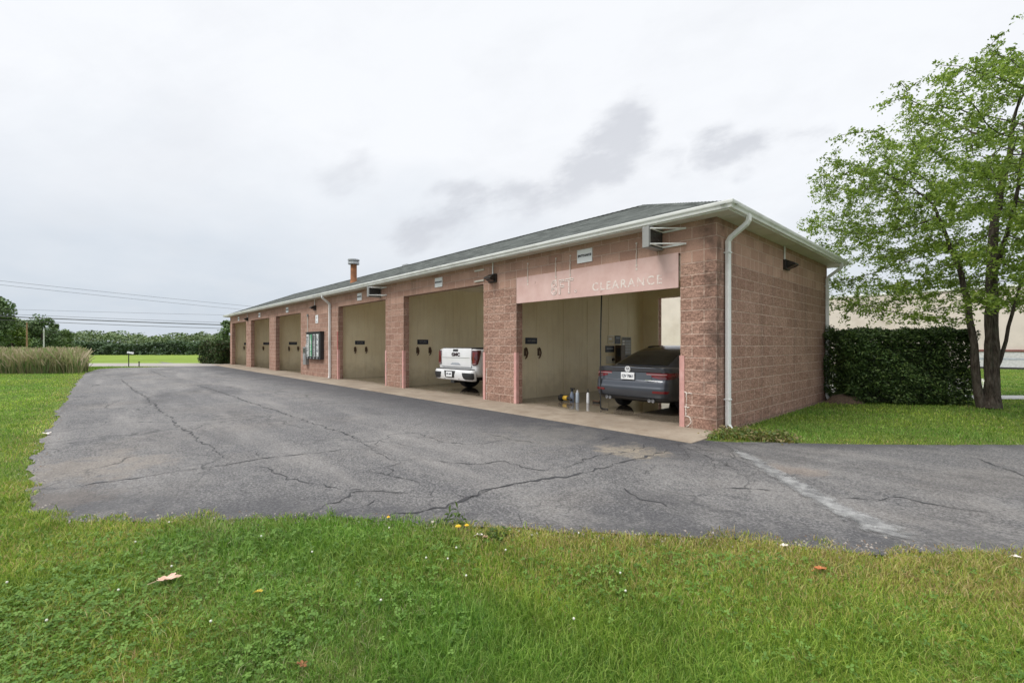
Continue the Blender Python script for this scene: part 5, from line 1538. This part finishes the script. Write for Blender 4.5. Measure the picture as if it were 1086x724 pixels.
# weed clump sprouting from the asphalt edge, dandelions, fallen leaves
def weed(px, py, label, n=60, h=.10):
    x, y = G(px, py); t = thing('weed_clump', label, 'weed', (x, y, 0))
    C_ = np.stack([rng.normal(size=n)*.05, rng.normal(size=n)*.05, np.abs(rng.normal(size=n))*h*.5+.01], 1)
    V, Fc = leaf_quads(C_, .055, .1, .3)
    np_mesh('leaves', V, Fc, np.repeat(np.array([(.075, .13, .03), (.10, .16, .035)])[rng.integers(0, 2, n)], 4, 0), M['grass'], t)
weed(481, 556, 'small green weed clump sprouting at the asphalt edge just left of the dandelions')
weed(528, 571, 'leafy weed rosette in the grass just right of the dandelions', 90, .06)
def dandelion(px, py, label, r=.02):
    x, y = G(px, py); t = thing('dandelion', label, 'flower', (x, y, 0), 'dandelions at the asphalt edge')
    z = .055; m = MB()
    for ring in range(3):
        for k in range(16-3*ring):
            a = 2*math.pi*k/(16-3*ring)+ring*.3; c, s = math.cos(a), math.sin(a); rr2 = r*(1-.25*ring); zz_ = z+.004*ring
            m.quad((x+c*.003, y+s*.003, zz_), (x+c*rr2*.6-s*.003, y+s*rr2*.6+c*.003, zz_+.005), (x+c*rr2, y+s*rr2, zz_+.003), (x+c*rr2*.6+s*.003, y+s*rr2*.6-c*.003, zz_+.005))
    m.build('flower_head', M['petal'], t)
    MB().tube([(x, y, 0), (x+.004, y, .03), (x, y, z)], .0022, 5).build('stem', M['grass'] if False else M['bark'], t)
dandelion(486, 566, 'larger bright yellow dandelion at the asphalt edge', .026)
dandelion(495, 565, 'smaller yellow dandelion right beside the larger one', .019)
dandelion(412, 556, 'lone yellow dandelion left of the weed clump', .015)
def leaf_obj(px, py, mm, label, L=.10, rz=0.0, z=.05, lobes=5, cat='leaf', name='fallen_leaf'):
    x, y = G(px, py)
    x -= FW[0]*z*1.2; y -= FW[1]*z*1.2
    t = MB(); n = 44; top = []
    for k in range(n):
        a = 2*math.pi*k/n
        r_ = L*.5*(.42+.58*abs(math.cos(a*lobes/2))**1.3)*(1-.12*random.random())
        px_, py_ = r_*math.cos(a)*1.15, r_*math.sin(a)*.8
        zz_ = z + .22*abs(py_) + .10*px_*math.sin(3*a) + .008*random.random()
        c, s = math.cos(rz), math.sin(rz); top.append((x+px_*c-py_*s, y+px_*s+py_*c, zz_))
    i = len(t.v); t.v += top + [(p[0], p[1], p[2]-.0015) for p in top] + [(x, y, z), (x, y, z-.0015)]
    for k in range(n):
        l = (k+1) % n; t.f += [(i+k, i+l, i+2*n), (i+n+l, i+n+k, i+2*n+1), (i+k, i+n+k, i+n+l, i+l)]
    c, s = math.cos(rz), math.sin(rz)
    t.tube([(x-L*.5*c, y-L*.5*s, z), (x-L*.85*c, y-L*.85*s, z-.01)], .0018, 5)
    tag(t.build(name, M[mm]), label, cat)
leaf_obj(188, 617, 'leaf_pink', 'large pinkish dry leaf lying on the near grass at the left', .115, YAW+.5, .055)
leaf_obj(280, 630, 'leaf_yellow', 'small yellow leaf in the clover right of the large pinkish leaf', .04, 1.0, .045)
leaf_obj(327, 706, 'leaf_brown', 'crumpled brown leaf in the nearest grass', .05, .3, .045)
leaf_obj(864, 606, 'leaf_orange', 'orange leaf on the grass near the end of the pale asphalt strip', .07, .9, .045)
leaf_obj(509, 569, 'litter', 'pale curled scrap beside the dandelions at the asphalt edge', .05, .7, .03, cat='scrap', name='paper_scrap')
leaf_obj(515, 571, 'leaf_pink', 'tan leaf touching the pale scrap by the dandelions', .05, 1.9, .03)
leaf_obj(460, 555, 'litter', 'pale scrap on the asphalt edge left of the weed clump', .045, 2.4, .02, cat='scrap', name='paper_scrap')
leaf_obj(829, 580, 'litter', 'white scrap at the asphalt edge left of the pale strip', .06, 1.2, .025, cat='scrap', name='paper_scrap')
leaf_obj(1072, 592, 'litter', 'white scrap at the asphalt edge at the far right', .05, .4, .025, cat='scrap', name='paper_scrap')
leaf_obj(52, 461, 'litter', 'pale leaf at the left asphalt edge', .14, .4, .03)

# ------------------------------------------------------------------ poles, cables, roadside post
def pole(px, dep, ztop_px, label, arm=False, mm='wood', r=.08):
    x, y = PD(px, dep); l, d = latdep(x, y); zb = float(terr(l, d)); zt = H + (HZ-ztop_px)*dep/F
    t = thing('utility_pole', label, 'utility pole', (x, y, zb), 'utility poles beyond the reeds')
    MB().tube([(x, y, zb-.2), (x, y, zt)], [r*1.15, r*.85], 10).build('pole', M[mm], t, smooth=True)
    if arm:
        MB().box(x-1.1, x+1.1, y-.06, y+.06, zt-.45, zt-.30).build('crossarm', M[mm], t)
    MB().lathe([(.05, zt), (.06, zt+.1), (.03, zt+.22)], (x, y, 0), 2, 8).build('insulator', M['galv'], t)
pole(28.5, 58, 342, 'reddish brown utility pole standing behind the reed bed', False)
pole(46.5, 72, 349, 'paler utility pole with a crossarm right of the reddish one', True, 'pale', .085)
def cable(a, b, r, sag, label):
    (pa, ya, da), (pb, yb, db) = a, b
    A_ = Vector((*PD(pa, da), H+(HZ-ya)*da/F)); B_ = Vector((*PD(pb, db), H+(HZ-yb)*db/F))
    pts = []
    for k in range(25):
        t = k/24; p = A_.lerp(B_, t); p.z -= sag*4*t*(1-t); pts.append(p)
    tag(MB().tube(pts, r, 6).build('overhead_cable', M['wire']), label, 'cable', 'overhead cables at the left')
cable((-420, 250, 28), (420, 338, 64), .012, .35, 'upper one of the two high thin cables sloping down across the left sky')
cable((-420, 253.5, 28), (420, 342, 64), .012, .40, 'lower one of the two high thin cables sloping down across the left sky')
cable((-260, 318, 52), (420, 337, 66), .013, .30, 'thin cable above the thick bundled cables at the left')
cable((-260, 322, 52), (420, 349, 66), .055, .40, 'thick dark bundled cable, heaviest of the low cables at the left')
cable((-260, 319.5, 52), (420, 347, 66), .018, .35, 'thin cable running just above the thick bundled cable')
cable((-260, 325.5, 52), (420, 352.5, 66), .03, .45, 'lowest dark cable just below the thick bundled cable')

x, y = G(136.5, 389)
t = thing('roadside_sign', 'small pale sign on a thin dark post by the road, seen almost from the side', 'sign', (x, y, 0))
MB().box(x-.025, x+.025, y-.025, y+.025, 0, .90).build('post', M['bronze'], t)
bx_ = MB(); 
for k in (0,): bx_.box(-.21, .21, -.02, .02, .86, .98)
sg_ = bx_.build('sign_panel', M['signwhite'], t, bevel=.005, local=True); sg_.rotation_euler = (0, .12, YAW)
x, y = G(147.5, 389)
t = thing('marker_post', 'short dark post right of the roadside sign', 'post', (x, y, 0))
MB().tube([(x, y, 0), (x, y, .30)], .03, 8).build('stub', M['bronze'], t, smooth=True); MB().box(x-.045, x+.045, y-.045, y+.045, .302, .35).build('cap', M['bronze'], t, bevel=.01)

# ------------------------------------------------------------------ pale building behind
nb_ = thing('neighbour_building', 'long pale beige building behind the hedge and tree at the right', 'building', (0, 33, 0))
MB().box(-13.9, 40, 32.5, 46, -.2, 4.85).build('wall', M['beige'], nb_)
MB().box(-60, -14, 32.0, 46, -.6, 6.6).build('tall_wall', M['beige'], nb_)
MB().box(-13.9, 40.1, 32.42, 46.1, 4.852, 4.98).build('parapet_cap', M['white'], nb_)
MB().box(-60.1, -13.9, 31.92, 46.1, 6.602, 6.74).build('parapet_cap', M['white'], nb_)
tr_ = MB(); tr_.box(2.0, 40, 32.40, 32.498, 1.02, 1.14); tr_.build('maroon_trim', M['maroon'], nb_)
MB().box(2.0, 40, 32.44, 32.498, .64, 1.018).build('base_band', M['pale'], nb_)
MB().box(2.0, 40, 32.43, 32.498, .54, .638).build('blue_band', M['steelgrey'], nb_)
MB().box(2.0, 40, 32.44, 32.498, .10, .538).build('base_band', M['pale'], nb_)
MB().box(2.0, 40, 32.38, 32.498, -.2, .098).build('base_shadow_strip', M['baseshadow'], nb_)  # dark strip standing in for the shadow along the wall foot

# ------------------------------------------------------------------ sky, sun, camera
w = bpy.data.worlds.new('World'); scn.world = w; w.use_nodes = True
nt = w.node_tree; nt.nodes.clear()
class WN(NT):
    def __init__(s, t): s.t = t
s = WN(nt)
SUN_EL, SUN_AZ_DIR = R(52), np.array([-.255, -.718])
sd = SUN_AZ_DIR/np.linalg.norm(SUN_AZ_DIR)
sky = s.n('ShaderNodeTexSky', sky_type='NISHITA', sun_disc=False)
sky.sun_elevation = SUN_EL; sky.sun_rotation = math.atan2(sd[0], sd[1]); sky.air_density = 1.0; sky.dust_density = 3.0; sky.ozone_density = 1.0
gen = s.n('ShaderNodeTexCoord').outputs['Generated']
dirn = s.n('ShaderNodeVectorMath', {0: gen}, operation='NORMALIZE').outputs[0]
sep = s.n('ShaderNodeSeparateXYZ', {0: dirn}); z = sep.outputs[2]
zc = s.math('MAXIMUM', z, 0.0)
pl_ = s.n('ShaderNodeVectorMath', {0: dirn}, operation='SCALE'); s.put(pl_.inputs[3], s.math('DIVIDE', 1.0, s.math('ADD', zc, .28)))
def dot(v3): return s.n('ShaderNodeVectorMath', {0: dirn, 1: v3}, operation='DOT_PRODUCT').outputs['Value']
def pixdir(px, py):
    a = RT*(px-543)/F + FW; v = np.array([a[0], a[1], (HZ-py)/F]); return tuple(v/np.linalg.norm(v))
K = 6.75
def C(r, g, b): return (r*K, g*K, b*K)
n1 = s.noise(pl_.outputs[0], 1.5, 6, .55); n2 = s.noise(pl_.outputs[0], 4.2, 8, .6)
low_c, hi_c = C(.645, .715, .80), C(.985, 1.005, 1.04)
left = s.maprange(dot((-RT[0]*.9+FW[0]*.45, -RT[1]*.9+FW[1]*.45, 0)), .2, .95, 0.0, 1.0, True)
right = s.maprange(dot(pixdir(1000, 250)), .80, .99, 0.0, 1.0, True)
el = s.maprange(z, .0, .50, 0.0, 1.0, True)
f = s.math('ADD', el, s.math('MULTIPLY', s.math('SUBTRACT', n1, .5), .9), clamp=False)
f = s.math('SUBTRACT', f, s.math('MULTIPLY', left, .30)); f = s.math('ADD', f, .34)
f = s.math('SUBTRACT', f, s.math('MULTIPLY', right, .12))
f = s.maprange(f, 0.0, 1.0, 0.0, 1.0)
cloud = s.mix(f, low_c, hi_c)
# darker cloud scraps
fwd = s.math('MAXIMUM', dot((float(FW[0]), float(FW[1]), 0)), .05)
cu_ = s.math('DIVIDE', dot((float(RT[0]), float(RT[1]), 0)), fwd); cv_ = s.math('DIVIDE', z, fwd)
front = s.maprange(dot((float(FW[0]), float(FW[1]), 0)), .25, .5, 0.0, 1.0, True)
cp = s.n('ShaderNodeCombineXYZ', {0: cu_, 1: cv_, 2: .37}).outputs[0]
def rotsc(a, sx, sy):
    r_ = s.n('ShaderNodeVectorRotate', {'Vector': cp, 'Angle': a}, rotation_type='Z_AXIS').outputs[0]
    return s.n('ShaderNodeVectorMath', {0: r_, 1: (sx, sy, 1.0)}, operation='MULTIPLY').outputs[0]
wn = s.n('ShaderNodeTexNoise', {'Vector': rotsc(-.3, 7, 12), 'Scale': 1.0, 'Detail': 5.0}).outputs['Color']
wv = s.n('ShaderNodeVectorMath', {0: s.n('ShaderNodeVectorMath', {0: wn, 1: (.5, .5, .5)}, operation='SUBTRACT').outputs[0]}, operation='SCALE'); wv.inputs[3].default_value = .13
cpw = s.n('ShaderNodeVectorMath', {0: cp, 1: wv.outputs[0]}, operation='ADD').outputs[0]
n3 = s.noise(rotsc(-.33, 5.5, 13), 1.0, 9, .62)
def seg(a, b, w, k):                                      # soft band of cloud between two sky directions
    (ax, ay), (bx, by) = [((p[0]-543)/F, (HZ-p[1])/F) for p in (a, b)]
    L2 = (bx-ax)**2+(by-ay)**2
    pa = s.n('ShaderNodeVectorMath', {0: cpw, 1: (ax, ay, .37)}, operation='SUBTRACT').outputs[0]
    t = s.math('DIVIDE', s.n('ShaderNodeVectorMath', {0: pa, 1: (bx-ax, by-ay, 0)}, operation='DOT_PRODUCT').outputs['Value'], L2, clamp=True)
    q = s.n('ShaderNodeVectorMath', {0: (bx-ax, by-ay, 0)}, operation='SCALE'); s.put(q.inputs[3], t)
    dv = s.n('ShaderNodeVectorMath', {0: s.n('ShaderNodeVectorMath', {0: pa, 1: q.outputs[0]}, operation='SUBTRACT').outputs[0], 1: (1, 1, 0)}, operation='MULTIPLY').outputs[0]
    d = s.n('ShaderNodeVectorMath', {0: dv}, operation='LENGTH').outputs['Value']
    return s.maprange(d, 0.0, w, k, 0.0, True)
acc = None
for a, b, w_, k_ in (((432, 242), (505, 218), .085, .92), ((500, 218), (600, 197), .075, .85), ((600, 195), (655, 165), .085, .95), ((640, 170), (672, 128), .10, 1.0), ((672, 150), (720, 176), .06, .5),
                     ((752, 160), (800, 152), .085, .85), ((800, 152), (872, 146), .06, .55), ((770, 150), (778, 182), .06, .6), ((350, 190), (385, 180), .07, .42)):
    mk = seg(a, b, w_, k_)
    acc = mk if acc is None else s.math('MAXIMUM', acc, mk)
dk = s.math('MULTIPLY', acc, s.maprange(n3, .32, .66, .48, 1.25, True))
dk = s.math('MULTIPLY', s.maprange(dk, .10, .95, 0.0, .70, True), front)
cloud = s.mix(dk, cloud, C(.61, .63, .685))
# pale veils: faint broad unevenness along the same drift
veil = s.noise(rotsc(-.3, 1.6, 4.2), 1.0, 7, .6)
cloud = s.mix(s.math('MULTIPLY', s.ramp(veil, [(.48, 0.0), (.72, .30)]), front), cloud, C(.80, .82, .865))
cloud = s.mix(s.ramp(n2, [(.5, 0.0), (.75, .22)]), cloud, C(.80, .82, .86))
# overcast skies are brightest overhead
zen = s.maprange(z, .63, .95, 1.0, 3.0, True)
cloud2 = s.n('ShaderNodeVectorMath', {0: cloud}, operation='SCALE'); s.put(cloud2.inputs[3], zen)
mixed = s.mix(.96, sky.outputs[0], cloud2.outputs[0])
bg = s.n('ShaderNodeBackground', {'Color': mixed, 'Strength': .1}); o_ = s.n('ShaderNodeOutputWorld'); nt.links.new(bg.outputs[0], o_.inputs[0])

sl_ = bpy.data.lights.new('sun', 'SUN'); sl_.energy = 1.6; sl_.angle = R(25); sl_.color = (1, .96, .90)
so_ = bpy.data.objects.new('sun', sl_); COL.objects.link(so_)
v = Vector((sd[0]*math.cos(SUN_EL), sd[1]*math.cos(SUN_EL), math.sin(SUN_EL)))
so_.rotation_euler = v.to_track_quat('Z', 'Y').to_euler(); so_.location = v*40

cd = bpy.data.cameras.new('camera'); cam = bpy.data.objects.new('camera', cd); COL.objects.link(cam)
cd.sensor_width = 36; cd.lens = F/1086*36; cd.shift_y = (HZ-362)/1086; cd.clip_start = .05; cd.clip_end = 3000
cam.location = (CX, CY, H); cam.rotation_euler = (R(90), 0, YAW); scn.camera = cam

scn.view_settings.view_transform = 'Standard'; scn.view_settings.look = 'None'; scn.view_settings.gamma = 1; scn.view_settings.exposure = 0.55
scn.render.engine = 'CYCLES'
scn.cycles.use_denoising = True
scn.cycles.max_bounces = 10; scn.cycles.diffuse_bounces = 8; scn.cycles.transparent_max_bounces = 8
